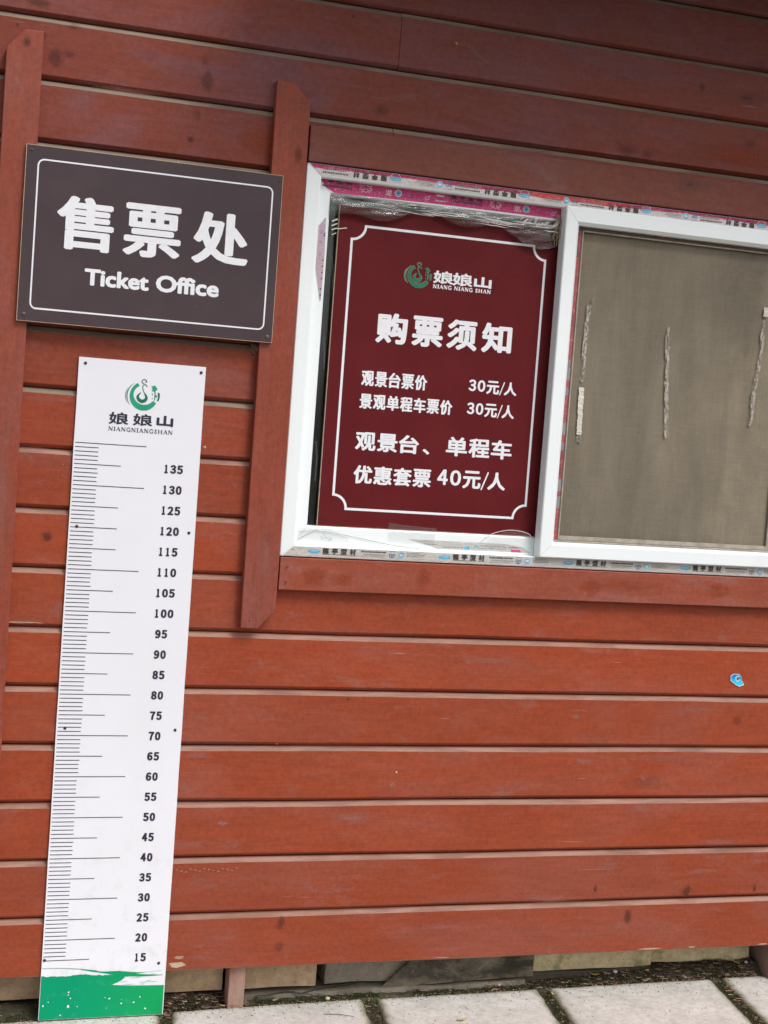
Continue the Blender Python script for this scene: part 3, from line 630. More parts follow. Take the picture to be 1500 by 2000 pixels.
mitre(WX0 + .036, WX1 - .036, WZ0 + .027, WZ1 - .030, [(0, .049), (0, .0110), (.0012, .0100), (.0275, .0100), (.0300, .0125), (.0300, .049)], 'track_rail', win, M['pvc'], (1.17, 1.05, 1.62, 1.15), skip=())
# glass behind the notice board
mb = MB(); mb.box(.570, 1.235, .038, .042, 1.205, 2.062); mb.build('glass_pane', M['glass'], win, (.57, .04, 1.2))
# sliding sash on the right
SX0, SX1, SZ0, SZ1 = 1.1985, 1.972, 1.1815, 2.0885
mitre(SX0, SX1, SZ0, SZ1, [(0, .006), (0, -.0275), (.0025, -.0300), (.0330, -.0300), (.0405, -.0215), (.0405, .006)], 'sash_rail', win, M['pvc'], (1, 1, 1.0, 1.13))
# screen in the sash
cx0, cx1, cz0, cz1 = SX0 + .0408, SX1 - .0408, SZ0 + .041, SZ1 - .046
mb = MB(); nx, nz = 40, 40
for i in range(nx + 1):
    for j in range(nz + 1):
        x = cx0 + (cx1 - cx0) * i / nx; z = cz0 + (cz1 - cz0) * j / nz
        mb.v.append((x, .0035 + noise.noise(Vector((x * 5, z * 3, 2))) * .0022, z))
for i in range(nx):
    for j in range(nz):
        a = i * (nz + 1) + j; mb.f.append((a, a + nz + 1, a + nz + 2, a + 1)); mb.m.append(0)
mb.build('mesh_screen', M['screen'], win, (cx0, 0, cz0), smooth=True)
scx1 = 1.884
for (a, b, c, d, mat) in [(cx0 + .0235, scx1, cz0 + .006, cz0 + .0165, 'frame_tan'), (cx0 + .0235, scx1, cz1 - .0125, cz1 - .0085, 'frame_tan'), (scx1, scx1 + .008, cz0 + .006, cz1 - .0085, 'frame_tan'), (cx0 + .0195, cx0 + .0230, cz0 + .006, cz1 - .0085, 'frame_tan')]:
    if 'frame_tan' not in M: M['frame_tan'] = flat('dusty_tan_screen_frame', (.36, .315, .255), .6, .2, 40)
    mb = MB(); mb.box(a, b, -.006, -.001, c, d); mb.build('screen_frame_bar', M['frame_tan'], win, (a, 0, c), bevel=.0008)
if 'frame_dark' not in M: M['frame_dark'] = flat('dark_brown_screen_channel', (.12, .075, .06), .7, .25, 60)
mb = MB(); mb.box(cx0 + .001, cx1 - .001, -.0045, -.0015, cz1 - .0078, cz1 - .0005); mb.build('screen_channel', M['frame_dark'], win, (cx0, 0, cz1))
mb = MB(); mb.box(cx0 + .001, cx1 - .001, -.0045, -.0015, cz0 + .0005, cz0 + .0052); mb.build('screen_channel', M['frame_tan'], win, (cx0, 0, cz0))

# printed film strips ------------------------------------------------
def ring(mb, cx, cz, r, wd, y, mi, a0=0, a1=360, n=18):
    mb.ribbon(arc(cx, cz, r, r, a0, a1, n), wd, y, mi)
def disc(mb, cx, cz, rx, rz, y, mi, n=14):
    mb.face([(p[0], y, p[1]) for p in arc(cx, cz, rx, rz, 0, 360, n)[:-1]], mi)
def dashes(mb, x0, x1, z, h, y, mi, rr):
    x = x0
    while x < x1:
        l = rr.uniform(.0015, .0035); zz = z + rr.uniform(-.0003, .0003)
        mb.face([(x, y, zz), (x + l, y, zz), (x + l, y, zz + h * rr.uniform(.7, 1.1)), (x, y, zz + h)], mi); x += l + rr.uniform(.0008, .0018)
# slots: 0 band 1 black 2 light blue 3 navy 4 white 5 grey
FILM_SLOTS = ['ink', 'ink_blue', 'ink_navy', 'ink_white', 'ink_grey']
def tile(mb, X, zc, y, flip, xa, xb, rr, pink=False, seed=0):
    """one repeat of the print, .346 m long, centred on height zc; flip turns it upside down about (X+.173, zc)"""
    t = MB(); e = .0006
    if not pink:
        disc(t, .018, 0, .016, .0052, y - e, 2); ring(t, .018, 0, .0135, .0012, y - e * 1.1, 4, 200, 340, 8)
        dashes(t, .008, .028, .001, .0012, y - e * 1.2, 4, rr)
        for q, ch in enumerate('龍亭型材'): text(t, glyphs(ch), .040 + q * .0235, .0565 + q * .0235, -.0048, .0098, y - e, .0008, .0005, 1)
        t.face([(.040, y - e, -.0068), (.130, y - e, -.0068), (.130, y - e, -.0060), (.040, y - e, -.0060)], 1)
        dashes(t, .140, .205, .0030, .0040, y - e, 1, rr); dashes(t, .146, .205, -.0032, .0028, y - e, 5, rr); dashes(t, .142, .2, -.0068, .0014, y - e, 5, rr)
        ring(t, .222, -.0005, .0072, .0018, y - e, 3, 150, 390, 12); t.ribbon([(.2185, .003), (.222, -.004), (.2265, .003)], .0028, y - e * 1.1, 3)
        dashes(t, .214, .231, .0078, .0014, y - e, 3, rr)
        disc(t, .247, 0, .0088, .0088, y - e, 2); ring(t, .247, 0, .0078, .0009, y - e * 1.1, 4); disc(t, .247, 0, .0048, .003, y - e * 1.2, 4)
        dashes(t, .262, .300, .0050, .0020, y - e, 5, rr); dashes(t, .262, .310, .0012, .0020, y - e, 5, rr); dashes(t, .262, .306, -.0026, .0020, y - e, 5, rr)
    else:
        for q, ch in enumerate('龍亭型材'): text(t, glyphs(ch), .0 + q * .0235, .0165 + q * .0235, .0055, .0175, y - e, .0008, .0005, 1)
        t.face([(-.002, y - e, .0040), (.088, y - e, .0040), (.088, y - e, .0048), (-.002, y - e, .0048)], 1)
        text(t, word('LONGTING PROFILES', .06, .2), .002, .086, -.0035, .0018, y - e, .0003, .0003, 1)
        c = .122
        for sg in (-1, 1):
            t.ribbon(curve([(c, .006), (c + sg * .004, .001), (c + sg * .012, -.001), (c + sg * .016, .003), (c + sg * .012, .006), (c + sg * .010, .003)], 3), .0013, y - e, 4)
            t.ribbon(curve([(c, -.006), (c + sg * .006, -.003), (c + sg * .011, -.007)], 3), .0012, y - e, 4)
            t.ribbon(curve([(c + sg * .002, .012), (c + sg * .010, .009), (c + sg * .016, .012)], 3), .0012, y - e, 4)
        t.ribbon([(c, .012), (c, .001)], .0025, y - e, 1)
        dashes(t, .095, .108, .003, .0012, y - e, 1, rr); dashes(t, .14, .16, .002, .0010, y - e, 1, rr)
        ring(t, .182, .004, .0066, .0018, y - e, 4, 150, 390, 12); t.ribbon([(.179, .007), (.182, .001), (.186, .007)], .0026, y - e * 1.1, 4)
        dashes(t, .174, .191, -.0062, .0028, y - e, 4, rr)
        disc(t, .207, .002, .0092, .0092, y - e, 4); disc(t, .207, .002, .0074, .0074, y - e * 1.1, 2); disc(t, .207, .002, .004, .0025, y - e * 1.2, 3)
        dashes(t, .222, .262, .002, .0010, y - e, 1, rr); dashes(t, .222, .262, -.0045, .0010, y - e, 1, rr)
        t.ribbon(curve([(.285, .004), (.279, .0), (.281, -.005), (.287, -.004), (.288, .003), (.292, .006)], 3), .0015, y - e, 4)
        disc(t, .318, .009, .016, .0065, y - e, 5); disc(t, .318, .0085, .012, .003, y - e * 1.1, 4)
        dashes(t, .306, .330, -.006, .0035, y - e, 4, rr)
    vs = []
    for (x, yy, z) in t.v:
        if flip: x, z = .346 - x, -z
        vs.append((x + X, yy, z + zc))
    for f, m in zip(t.f, t.m):
        xs = [vs[i][0] for i in f]
        if min(xs) > xa and max(xs) < xb: mb.face([vs[i] for i in f], m)
def strip(poly, y, mat, zc, X, flip, name='protective_film', pink=False, limit=None, lab=None, zlim=None):
    mb = MB(); mb.face([(p[0], y, p[1]) for p in poly], 0)
    rr = random.Random(int(X * 1000) + 3); xs = [p[0] for p in poly]; xa, xb = limit or (min(xs), max(xs))
    k = X
    while k < xb: tile(mb, k, zc, y, flip, xa, xb, rr, pink); k += .346
    if zlim:
        keep = [(f, m) for f, m in zip(mb.f, mb.m) if (m == 0 or all(zlim[0] <= mb.v[i][2] <= zlim[1] for i in f))]
        mb.f = [a for a, b in keep]; mb.m = [b for a, b in keep]
    o = mb.build(name, [M[mat]] + [M[s] for s in FILM_SLOTS], win, (poly[0][0], y, zc))
    if lab: o['label'] = lab
    return o
yf = -.0156
strip([(WX0 + .034, 2.0895), (WX1 - .036, 2.0895), (WX1 - .003, 2.1135), (WX0 + .006, 2.1135)], yf, 'film_top', 2.1015, .628 - .346 + .128 + .0 - .128 + .128 - .0, True, limit=(WX0 + .03, WX1 - .03), lab='film along the top of the frame, printed upside down in grey and magenta')
strip([(WX0 + .008, 1.1562), (WX1 - .006, 1.1562), (WX1 - .036, 1.1800), (WX0 + .034, 1.1800)], yf, 'film_low', 1.1690, .622 - .042 - .346, False, limit=(WX0 + .03, WX1 - .03), lab='grey film along the bottom of the frame with black and blue print')
strip([(.5535, 2.0835), (1.2085, 2.0835), (1.2005, 2.057), (.90, 2.0575), (.592, 2.0535), (.570, 2.064)], .0093, 'film_pink', 2.0695, .895 - .346, False, pink=True, limit=(.56, 1.198), lab='bright magenta film under the top rail', zlim=(2.055, 2.0832))
# grey film remnant on the bottom track and lilac wedge on the left track
mb = MB(); y = .0092
mb.face([(p[0], y, p[1]) for p in [(.852, 1.2085), (1.118, 1.2085), (1.168, 1.2015), (1.190, 1.1885), (.930, 1.1880), (.905, 1.1965)]], 0)
rr = random.Random(5); dashes(mb, .895, .93, 1.1975, .002, y - .0006, 5, rr); dashes(mb, .945, 1.0, 1.192, .0025, y - .0006, 5, rr); dashes(mb, 1.05, 1.12, 1.1935, .002, y - .0006, 5, rr); dashes(mb, 1.05, 1.12, 1.2, .0016, y - .0006, 3, rr)
disc(mb, 1.012, 1.1935, .0085, .0045, y - .0006, 2); ring(mb, 1.038, 1.191, .008, .0018, y - .0006, 2, 10, 170, 8); dashes(mb, 1.13, 1.158, 1.199, .003, y - .0007, 6, rr); mb.face([(1.135, y - .0006, 1.1885), (1.165, y - .0006, 1.1885), (1.16, y - .0006, 1.1945), (1.135, y - .0006, 1.1945)], 6)
o = mb.build('protective_film', [M['film_low']] + [M[s] for s in FILM_SLOTS] + [M['film_pink']], win, (.85, y, 1.2)); o['label'] = 'torn grey scrap of printed film on the lower track'
mb = MB(); y = .0091
mb.face([(p[0], y, p[1]) for p in [(.5745, 1.9925), (.5580, 1.970), (.5575, 1.865), (.5735, 1.785), (.5765, 1.79), (.5775, 1.9)]], 0)
for z in (1.90, 1.955, 1.93): ring(mb, .566, z, .003, .0008, y - .0006, 3)
for z in (1.84, 1.855, 1.87, 1.885, 1.945, 1.95, 1.815, 1.80): mb.face([(.572, y - .0006, z), (.5755, y - .0006, z), (.5755, y - .0006, z + .0035), (.572, y - .0006, z + .003)], 1)
o = mb.build('protective_film', [M['film_lilac']] + [M[s] for s in FILM_SLOTS], win, (.56, y, 1.9)); o['label'] = 'narrow lilac wedge of film on the left track'
# dusty red film down the inner edge of the sash
mb = MB(); y = -.0022; xa, xb = cx0 + .0015, cx0 + .0190
mb.face([(xa, y, cz0 + .006), (xb, y, cz0 + .006), (xb, y, cz1 - .009), (xa, y, cz1 - .009)], 0)
rr = random.Random(9); z = cz0 + .015
while z < cz1 - .02:
    k = rr.choice([0, 1, 2, 3]); c = (xa + xb) / 2
    if k == 0: disc(mb, c, z, .0068, .011, y - .0004, 5); ring(mb, c, z, .0045, .0012, y - .0006, 3); z += .028
    elif k == 1:
        for q in range(5): mb.face([(c - .002, y - .0004, z), (c + .004, y - .0004, z + .001), (c + .004, y - .0004, z + .003), (c - .002, y - .0004, z + .0025)], 1); z += .0055
        z += .01
    elif k == 2: mb.face([(xa + .001, y - .0003, z), (xb - .001, y - .0003, z + .003), (xb - .001, y - .0003, z + .035), (xa + .001, y - .0003, z + .03)], 5); z += .045
    else: z += .07
o = mb.build('protective_film', [M['film_red']] + [M[s] for s in FILM_SLOTS], win, (xa, y, cz0)); o['label'] = 'dusty red film strip down the inner edge of the sash'
# old tape marks on the screen
def residue_strip(pts, wd, mat, lab, seed):
    rr = random.Random(seed); mb = MB(); P = []; n = 42
    for i in range(n + 1):
        t = i / n * (len(pts) - 1); k = min(int(t), len(pts) - 2); u = t - k
        P.append((pts[k][0] * (1 - u) + pts[k + 1][0] * u, pts[k][1] * (1 - u) + pts[k + 1][1] * u))
    L = []; Q = []
    for i, (x, z) in enumerate(P):
        a = wd / 2 * (.8 + .35 * rr.random()) * (.6 if i in (0, n) else 1); b = wd / 2 * (.8 + .35 * rr.random()) * (.6 if i in (0, n) else 1)
        L.append((x - a, -.0012 - .0012 * rr.random(), z)); Q.append((x + b, -.0012 - .0012 * rr.random(), z))
    mb.add(L + Q, [(i, n + 1 + i, n + 2 + i, i + 1) for i in range(n)])
    o = mb.build('tape_strip', M[mat], win, (P[0][0], 0, P[0][1])); o['label'] = lab
residue_strip([(1.296, 1.845), (1.2925, 1.74), (1.2925, 1.645)], .0125, 'residue', 'upper half of the left strip of old tape on the screen', 1)
residue_strip([(1.3055, 1.866), (1.303, 1.853), (1.2985, 1.843)], .004, 'residue', 'curled tip of the left strip of old tape', 11)
residue_strip([(1.2935, 1.630), (1.2965, 1.505)], .0150, 'tape_white', 'whiter lower piece of the left strip of tape', 2)
residue_strip([(1.2962, 1.503), (1.2965, 1.485)], .0135, 'residue', 'grey end of the left strip of tape', 12)
residue_strip([(1.5290, 1.812), (1.5405, 1.65), (1.5530, 1.515)], .0120, 'residue', 'middle strip of old tape on the screen', 3)
residue_strip([(1.8215, 1.888), (1.8215, 1.862)], .014, 'tape_white', 'top scrap of the right strip of tape', 4)
residue_strip([(1.8190, 1.852), (1.8165, 1.75), (1.8065, 1.67), (1.8020, 1.565)], .0125, 'residue', 'right strip of old tape on the screen', 5)

# ================================================================== notice board in the window
PY = .0205
pb = empty('notice_board', (.91, PY, 1.23), 'maroon ticket price notice with white writing, propped in the left half of the window', 'notice board')
X0, X1, Z0p, Z1p = .6108, 1.2075, 1.2305, 2.0300
mb = MB(); mb.box(X0, X1, PY + .0004, PY + .007, Z0p, Z1p, 1); mb.face([(X0 + .0012, PY, Z0p + .001), (X1 - .001, PY, Z0p + .001), (X1 - .001, PY, Z1p - .001), (X0 + .0012, PY, Z1p - .001)], 0)
mb.build('board', [M['poster_red'], M['raw_edge']], pb, (X0, PY, Z0p))
y = PY - .0006
def cornered(x0, x1, z0, z1, r, n=7):
    p = []
    p += [(x0 + r * math.sin(R(90 * i / n)) if False else 0, 0) for i in range(0)]
    for (cx, cz, a0, a1) in [(x0, z0, 90, 0), (x1, z0, 180, 90), (x1, z1, 270, 180), (x0, z1, 360, 270)]:
        p += [(cx + r * math.cos(R(a0 + (a1 - a0) * i / n)), cz + r * math.sin(R(a0 + (a1 - a0) * i / n))) for i in range(n + 1)]
    return p
def frame_line(mb, x0, x1, z0, z1, r, wd, y):
    # straight runs and concave quarter circles with little square heels, drawn as butt-joined ribbons
    mb.ribbon([(x0 + r - wd / 2, z0), (x1 - r + wd / 2, z0)], wd, y); mb.ribbon([(x0 + r - wd / 2, z1), (x1 - r + wd / 2, z1)], wd, y)
    mb.ribbon([(x0, z0 + r - wd / 2), (x0, z1 - r + wd / 2)], wd, y); mb.ribbon([(x1, z0 + r - wd / 2), (x1, z1 - r + wd / 2)], wd, y)
    for (cx, cz, a0) in [(x0, z0, 0), (x1, z0, 90), (x1, z1, 180), (x0, z1, 270)]:
        mb.ribbon(arc(cx, cz, r, r, a0, a0 + 90, 9), wd, y - .00005)
mb = MB(); frame_line(mb, .6475, 1.1710, 1.2765, 1.9825, .0345, .0062, y); mb.build('border_line', M['white_print'], pb, (.647, y, 1.27))
mb = MB(); logo(mb, .7905, .8620, 1.8445, 1.9080, y, .0006); mb.build('logo_outline', M['logo_rim'], pb, (.79, y, 1.85))
mb = MB(); logo(mb, .7905, .8620, 1.8445, 1.9080, y - .0005, 0, 0, 1); mb.build('logo', [M['logo_dark'], M['logo_dark']], pb, (.79, y, 1.85))
def line(parent, items, y, mat, lab=None, name='lettering'):
    mb = MB()
    for (geo, x0, x1, z0, z1, b, bz) in items: text(mb, geo, x0, x1, z0, z1, y, b, bz)
    o = mb.build(name, mat, parent, (items[0][1], y, items[0][3]))
    if lab: o['label'] = lab
    return o
Wp = M['white_print']
nn = glyphs('娘'); sh = glyphs('山')
line(pb, [(nn, .8685, .9225, 1.8610, 1.8935, .0014, .0012), (nn, .9205, .9755, 1.8600, 1.8930, .0014, .0012), (sh, .9790, 1.0275, 1.8610, 1.8890, .0019, .0016)], y, Wp, 'white Chinese mountain name beside the logo')
mb = MB(); serif(mb, 'NIANG NIANG SHAN', .8690, 1.0280, 1.8485, 1.8578, y, 1.35); mb.build('lettering', Wp, pb, (.869, y, 1.85))['label'] = 'small capitals NIANG NIANG SHAN'
bx = [.7270, .8225, .9165, 1.0120]
line(pb, [(glyphs(c), a, a + .0835, 1.6985, 1.7755, .0036, .0028) for c, a in zip('购票须知', bx)], y, Wp, 'large heading of four characters')
def spread(s, x0, x1, z0, z1, b, bz, gap=.06):
    n = len(s); cw = (x1 - x0) / (n - gap); out = []
    for i, c in enumerate(s): out.append((glyphs(c), x0 + i * cw, x0 + i * cw + cw * (1 - gap), z0, z1, b, bz))
    return out
def price(num, x0, x1, z0, z1, b):
    W = x1 - x0; h = z1 - z0
    return [(glyphs(full(num)), x0, x0 + W * .36, z0 + h * .08, z1 - h * .02, b * 1.1, b * .8)] if False else \
        [(glyphs(full(num[0])), x0, x0 + W * .155, z0 + h * .12, z1 - h * .02, b, b * .8), (glyphs(full(num[1])), x0 + W * .185, x0 + W * .345, z0 + h * .12, z1 - h * .02, b, b * .8),
         (glyphs('元'), x0 + W * .37, x0 + W * .635, z0, z1, b, b * .8), (glyphs(full('/')), x0 + W * .64, x0 + W * .745, z0 - h * .05, z1, b * .7, b * .6), (glyphs('人'), x0 + W * .735, x1, z0, z1, b, b * .8)]
line(pb, spread('观景台票价', .6985, .8735, 1.5880, 1.6265, .0016, .0011), y, Wp, 'first price row, words')
line(pb, price('30', .9865, 1.1200, 1.5930, 1.6275, .0015), y, Wp, 'first price row, amount')
line(pb, spread('景观单程车票价', .6975, .9465, 1.5310, 1.5685, .0016, .0011), y, Wp, 'second price row, words')
line(pb, price('30', .9865, 1.1180, 1.5335, 1.5685, .0015), y, Wp, 'second price row, amount')
line(pb, spread('观景台', .6945, .8640, 1.4255, 1.4725, .0020, .0015) + [(glyphs('、'), .8745, .8935, 1.4265, 1.4405, .0016, .0014)], y, Wp, 'upper line of the combined ticket offer, first half')
line(pb, spread('单程车', .9375, 1.1200, 1.4270, 1.4765, .0020, .0015), y, Wp, 'upper line of the combined ticket offer, second half')
line(pb, spread('优惠套票', .6960, .9035, 1.3420, 1.3885, .0020, .0014) + price('40', .9200, 1.1090, 1.3460, 1.3925, .0020), y, Wp, 'lower line of the combined ticket offer')

# crumpled clear wrap over the top edge of the board, and clear tape at its foot
def wrap_sheet(name, x0, x1, zf, y0, nx, nz, amp, mat, lab, cat, seed, fr=(9, 55)):
    mb = MB()
    for i in range(nx + 1):
        x = x0 + (x1 - x0) * i / nx; za, zb = zf(x)
        for j in range(nz + 1):
            z = za + (zb - za) * j / nz
            a = 1 - abs(noise.noise(Vector((x * fr[0] + z * 22, z * fr[1] - x * 4, seed)))) * 2.2; b = noise.noise(Vector((x * 40, z * 150, seed + 5)))
            mb.v.append((x, y0 - (a * amp + b * amp * .35) * math.sin(math.pi * min(1, max(0, (j + .3) / nz)) ) , z))
    for i in range(nx):
        for j in range(nz):
            k = i * (nz + 1) + j; mb.f.append((k, k + nz + 1, k + nz + 2, k + 1)); mb.m.append(0)
    o = mb.build(name, M[mat], None, (x0, y0, zf(x0)[0]), smooth=True); return tag(o, lab, cat)
wrap_sheet('plastic_wrap', .583, 1.205, lambda x: (2.008 + .020 * math.sin(x * 9) + .012 * math.sin(x * 31 + 1) - .012 * (x - .58), 2.053 - .004 * abs(math.sin(x * 14))), .0080, 110, 10, .0050, 'wrap', 'crumpled clear plastic stretched over the top edge of the maroon notice', 'plastic wrap', 3)
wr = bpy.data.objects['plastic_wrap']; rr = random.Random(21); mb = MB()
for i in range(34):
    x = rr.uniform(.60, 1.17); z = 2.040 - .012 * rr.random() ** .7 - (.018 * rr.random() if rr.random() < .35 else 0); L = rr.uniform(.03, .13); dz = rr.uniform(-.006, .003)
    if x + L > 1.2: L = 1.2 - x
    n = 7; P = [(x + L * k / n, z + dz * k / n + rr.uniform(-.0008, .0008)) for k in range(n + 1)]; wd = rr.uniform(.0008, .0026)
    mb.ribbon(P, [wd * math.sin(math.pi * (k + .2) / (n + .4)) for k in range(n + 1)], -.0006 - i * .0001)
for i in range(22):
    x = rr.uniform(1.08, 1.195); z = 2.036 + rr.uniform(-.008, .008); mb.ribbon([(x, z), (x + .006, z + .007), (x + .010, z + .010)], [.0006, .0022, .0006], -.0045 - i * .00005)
M['crease'] = flat('bright_plastic_crease', (.62, .60, .58), .3, .2, 90)  # on the wrap, pale ribbons paint the bright highlight streaks along its folds
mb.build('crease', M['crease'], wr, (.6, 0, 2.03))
def tape(pts, y, lab, seed):
    mb = MB(); n = len(pts); mb.face([(p[0], y + noise.noise(Vector((p[0] * 9, p[1] * 9, seed))) * .001, p[1]) for p in pts])
    me = mb.build('clear_tape', M['tape_clear'], None, (pts[0][0], y, pts[0][1])); tag(me, lab, 'tape')
tape([(.560, 1.222), (.640, 1.226), (.690, 1.206), (.700, 1.190), (.556, 1.186)], .0080, 'wrinkled clear tape over the lower left corner of the window track', 1)
tape([(.795, 1.248), (.84, 1.244), (.925, 1.240), (.918, 1.196), (.797, 1.200)], .0078, 'clear tape holding the bottom edge of the maroon notice', 2)
tape([(1.060, 1.214), (1.110, 1.240), (1.160, 1.246), (1.192, 1.232), (1.194, 1.200), (1.08, 1.198)], .0076, 'curled clear tape at the lower right corner of the notice', 3)
cm = MB()
for i, (P, wd) in enumerate([([(.600, 1.219), (.66, 1.214), (.74, 1.202), (.82, 1.190), (.88, 1.186)], .0016), ([(.560, 1.195), (.578, 1.206), (.600, 1.218)], .0018), ([(.562, 1.214), (.60, 1.219), (.61, 1.222)], .0012), ([(.625, 1.212), (.632, 1.203), (.648, 1.200), (.640, 1.196)], .0016), ([(.618, 1.206), (.624, 1.198)], .0012)]):
    cm.ribbon(curve(P, 4), wd, .0066 - i * .0002)
M['crease_grey'] = flat('grey_tape_crease', (.42, .43, .41), .35, .2, 90)
cm.build('crease', M['crease_grey'], bpy.data.objects['clear_tape'], (.6, 0, 1.21))
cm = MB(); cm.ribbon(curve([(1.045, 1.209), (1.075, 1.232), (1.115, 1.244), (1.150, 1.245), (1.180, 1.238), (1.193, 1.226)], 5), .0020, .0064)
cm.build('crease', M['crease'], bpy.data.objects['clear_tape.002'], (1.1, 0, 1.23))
# slivers of bright tape hanging in the dark gap left of the board
for i, (pts, wd) in enumerate([([(.592, 1.985), (.607, 1.992)], .004), ([(.592, 1.974), (.607, 1.981)], .0028), ([(.593, 1.964), (.607, 1.970)], .003), ([(.594, 1.952), (.606, 1.958)], .002), ([(.608, 1.968), (.632, 1.973)], .0025), ([(.5995, 1.90), (.6055, 1.862), (.606, 1.82)], .002), ([(.594, 1.70), (.598, 1.66), (.600, 1.62)], .003), ([(.5925, 1.44), (.598, 1.40), (.597, 1.34)], .004)]):
    mb = MB(); mb.ribbon(pts, wd, .0165 + .0004 * i); o = mb.build('tape_sliver', M['tape_white'] if i < 5 else M['tape_clear'], None, (*[pts[0][0]], .0165, pts[0][1]))
    tag(o, ['topmost white sliver of tape at the upper left edge of the notice', 'second white sliver of tape down the left edge of the notice', 'third white sliver of tape down the left edge of the notice', 'fourth and shortest white sliver on the left edge of the notice', 'tape sliver lying across the upper left corner of the notice', 'thin clear tape thread in the dark gap, upper part', 'thin clear tape thread in the dark gap at mid height', 'longer clear tape thread in the dark gap, lower part'][i], 'tape')
# frayed fibres at the top left corner of the sash
mb = MB(); rr = random.Random(4)
for i in range(9):
    x = 1.190 + rr.uniform(-.006, .006)
    mb.tube([(x, .0, 2.066), (x + rr.uniform(-.005, .005), -.004, 2.045), (x + rr.uniform(-.009, .006), -.002, 2.025 - rr.random() * .02), (x + rr.uniform(-.016, .004), .004, 2.005 - rr.random() * .02)], .0009, 4)
tag(mb.build('frayed_fibres', M['web'], None, (1.19, 0, 2.04)), 'small tuft of frayed brown fibres hanging at the upper left corner of the sash', 'fibres')

# ================================================================== ticket office sign
SY = -.0365
sg = empty('ticket_office_sign', (.149, SY + .01, 1.6705), 'dark grey brown ticket office sign with white lettering screwed over the trims', 'sign')
sx0, sx1, sz0, sz1 = -.1520, .4499, 1.6710, 2.0718
def rrect(x0, x1, z0, z1, r, n=5):
    p = []
    for cx, cz, a in [(x1 - r, z0 + r, -90), (x1 - r, z1 - r, 0), (x0 + r, z1 - r, 90), (x0 + r, z0 + r, 180)]: p += arc(cx, cz, r, r, a, a + 90, n)
    return p
mb = MB(); mb.box(sx0, sx1, SY + .0004, -.0262, sz0, sz1, 1); mb.face([(sx0 + .0012, SY, sz0 + .0012), (sx1 - .001, SY, sz0 + .0012), (sx1 - .001, SY, sz1 - .001), (sx0 + .0012, SY, sz1 - .001)], 0)
mb.build('board', [M['sign_dark'], M['raw_edge']], sg, (sx0, SY, sz0))
y = SY - .0006
mb = MB(); mb.ribbon(rrect(-.1235, .4262, 1.7010, 2.0405, .014)[:-1], .0036, y, closed=True); mb.build('border_line', M['white_print'], sg, (sx0, y, sz0))
for c, a, b in [('售', -.0755, .0560), ('票', .0780, .2135), ('处', .2400, .3770)]:
    o = line(sg, [(glyphs(c), a, b, 1.8435, 1.9670, .0054, .0034)], y, M['white_print'], name='character')
mb = MB(); text(mb, glyphs('Ticket'), -.0050, .1450, 1.7655, 1.8045, y, .0024, .0019); mb.build('lettering', M['white_print'], sg, (-.005, y, 1.77))['label'] = 'the word Ticket'
mb = MB(); text(mb, glyphs('Office'), .1610, .3120, 1.7665, 1.8065, y, .0024, .0019); mb.build('lettering', M['white_print'], sg, (.161, y, 1.77))['label'] = 'the word Office'
for x, z, r in [(-.1400, 2.0600, .0022), (-.1365, 1.6870, .0042), (.4420, 2.0580, .0022), (.4375, 1.6850, .0042)]:
    mb = MB(); mb.tube([(x, SY - .0022, z), (x, SY - .0014, z), (x, SY + .001, z)], [r * .55, r, r], 10, 0); mb.box(x - r * .6, x + r * .6, SY - .0025, SY - .0020, z - .0004, z + .0004, 1)
    mb.build('screw', [M['screw'], M['nail']], sg, (x, SY, z))

# ================================================================== height chart
HY = -.0065
hc = empty('height_chart', (.148, HY, .0033), 'tall white height measuring board with black scale, numbers 15 to 135 and green foot', 'height chart')
mb = MB(); n = 60; fr = []; 
for i in range(n + 1):
    z = .0033 + 1.5973 * i / n
    e0 = noise.noise(Vector((z * 9, 1, 3))) * .0006 + (-.0008 if z < .1 else 0) * abs(noise.noise(Vector((z * 60, 5, 1)))); e1 = noise.noise(Vector((z * 9, 6, 3))) * .0006
    fr.append((-.0022 + e0, .2992 + e1, z))
for i in range(n):
    a, b = fr[i], fr[i + 1]
    mb.face([(a[0], HY, a[2]), (a[1], HY, a[2]), (b[1], HY, b[2]), (b[0], HY, b[2])], 0)
    mb.face([(a[0], HY + .0062, a[2]), (a[0], HY, a[2]), (b[0], HY, b[2]), (b[0], HY + .0062, b[2])], 1)
    mb.face([(a[1], HY, a[2]), (a[1], HY + .0062, a[2]), (b[1], HY + .0062, b[2]), (b[1], HY, b[2])], 1)
    mb.face([(a[1], HY + .0062, a[2]), (a[0], HY + .0062, a[2]), (b[0], HY + .0062, b[2]), (b[1], HY + .0062, b[2])], 1)
mb.face([(fr[0][0], HY, fr[0][2]), (fr[0][0], HY + .0062, fr[0][2]), (fr[0][1], HY + .0062, fr[0][2]), (fr[0][1], HY, fr[0][2])], 1)
mb.face([(fr[-1][0], HY, fr[-1][2]), (fr[-1][1], HY, fr[-1][2]), (fr[-1][1], HY + .0062, fr[-1][2]), (fr[-1][0], HY + .0062, fr[-1][2])], 1)
if 'pvc_edge' not in M: M['pvc_edge'] = flat('grey_board_edge', (.52, .50, .47), .7, .2, 60)
mb.build('board', [M['board_white'], M['pvc_edge']], hc, (0, HY, 0))
y = HY - .0005
tm = {}
for nm, x1, h in [('short', .0538, .0019), ('medium', .1108, .0019), ('long', .1692, .0019)]:
    m = MB(); m.face([(0, 0, -h / 2), (x1 - .0015, 0, -h / 2), (x1 - .0015, 0, h / 2), (0, 0, h / 2)]); me = bpy.data.meshes.new('tick_mark'); me.from_pydata(m.v, [], m.f); me.materials.append(M['tick']); tm[nm] = me
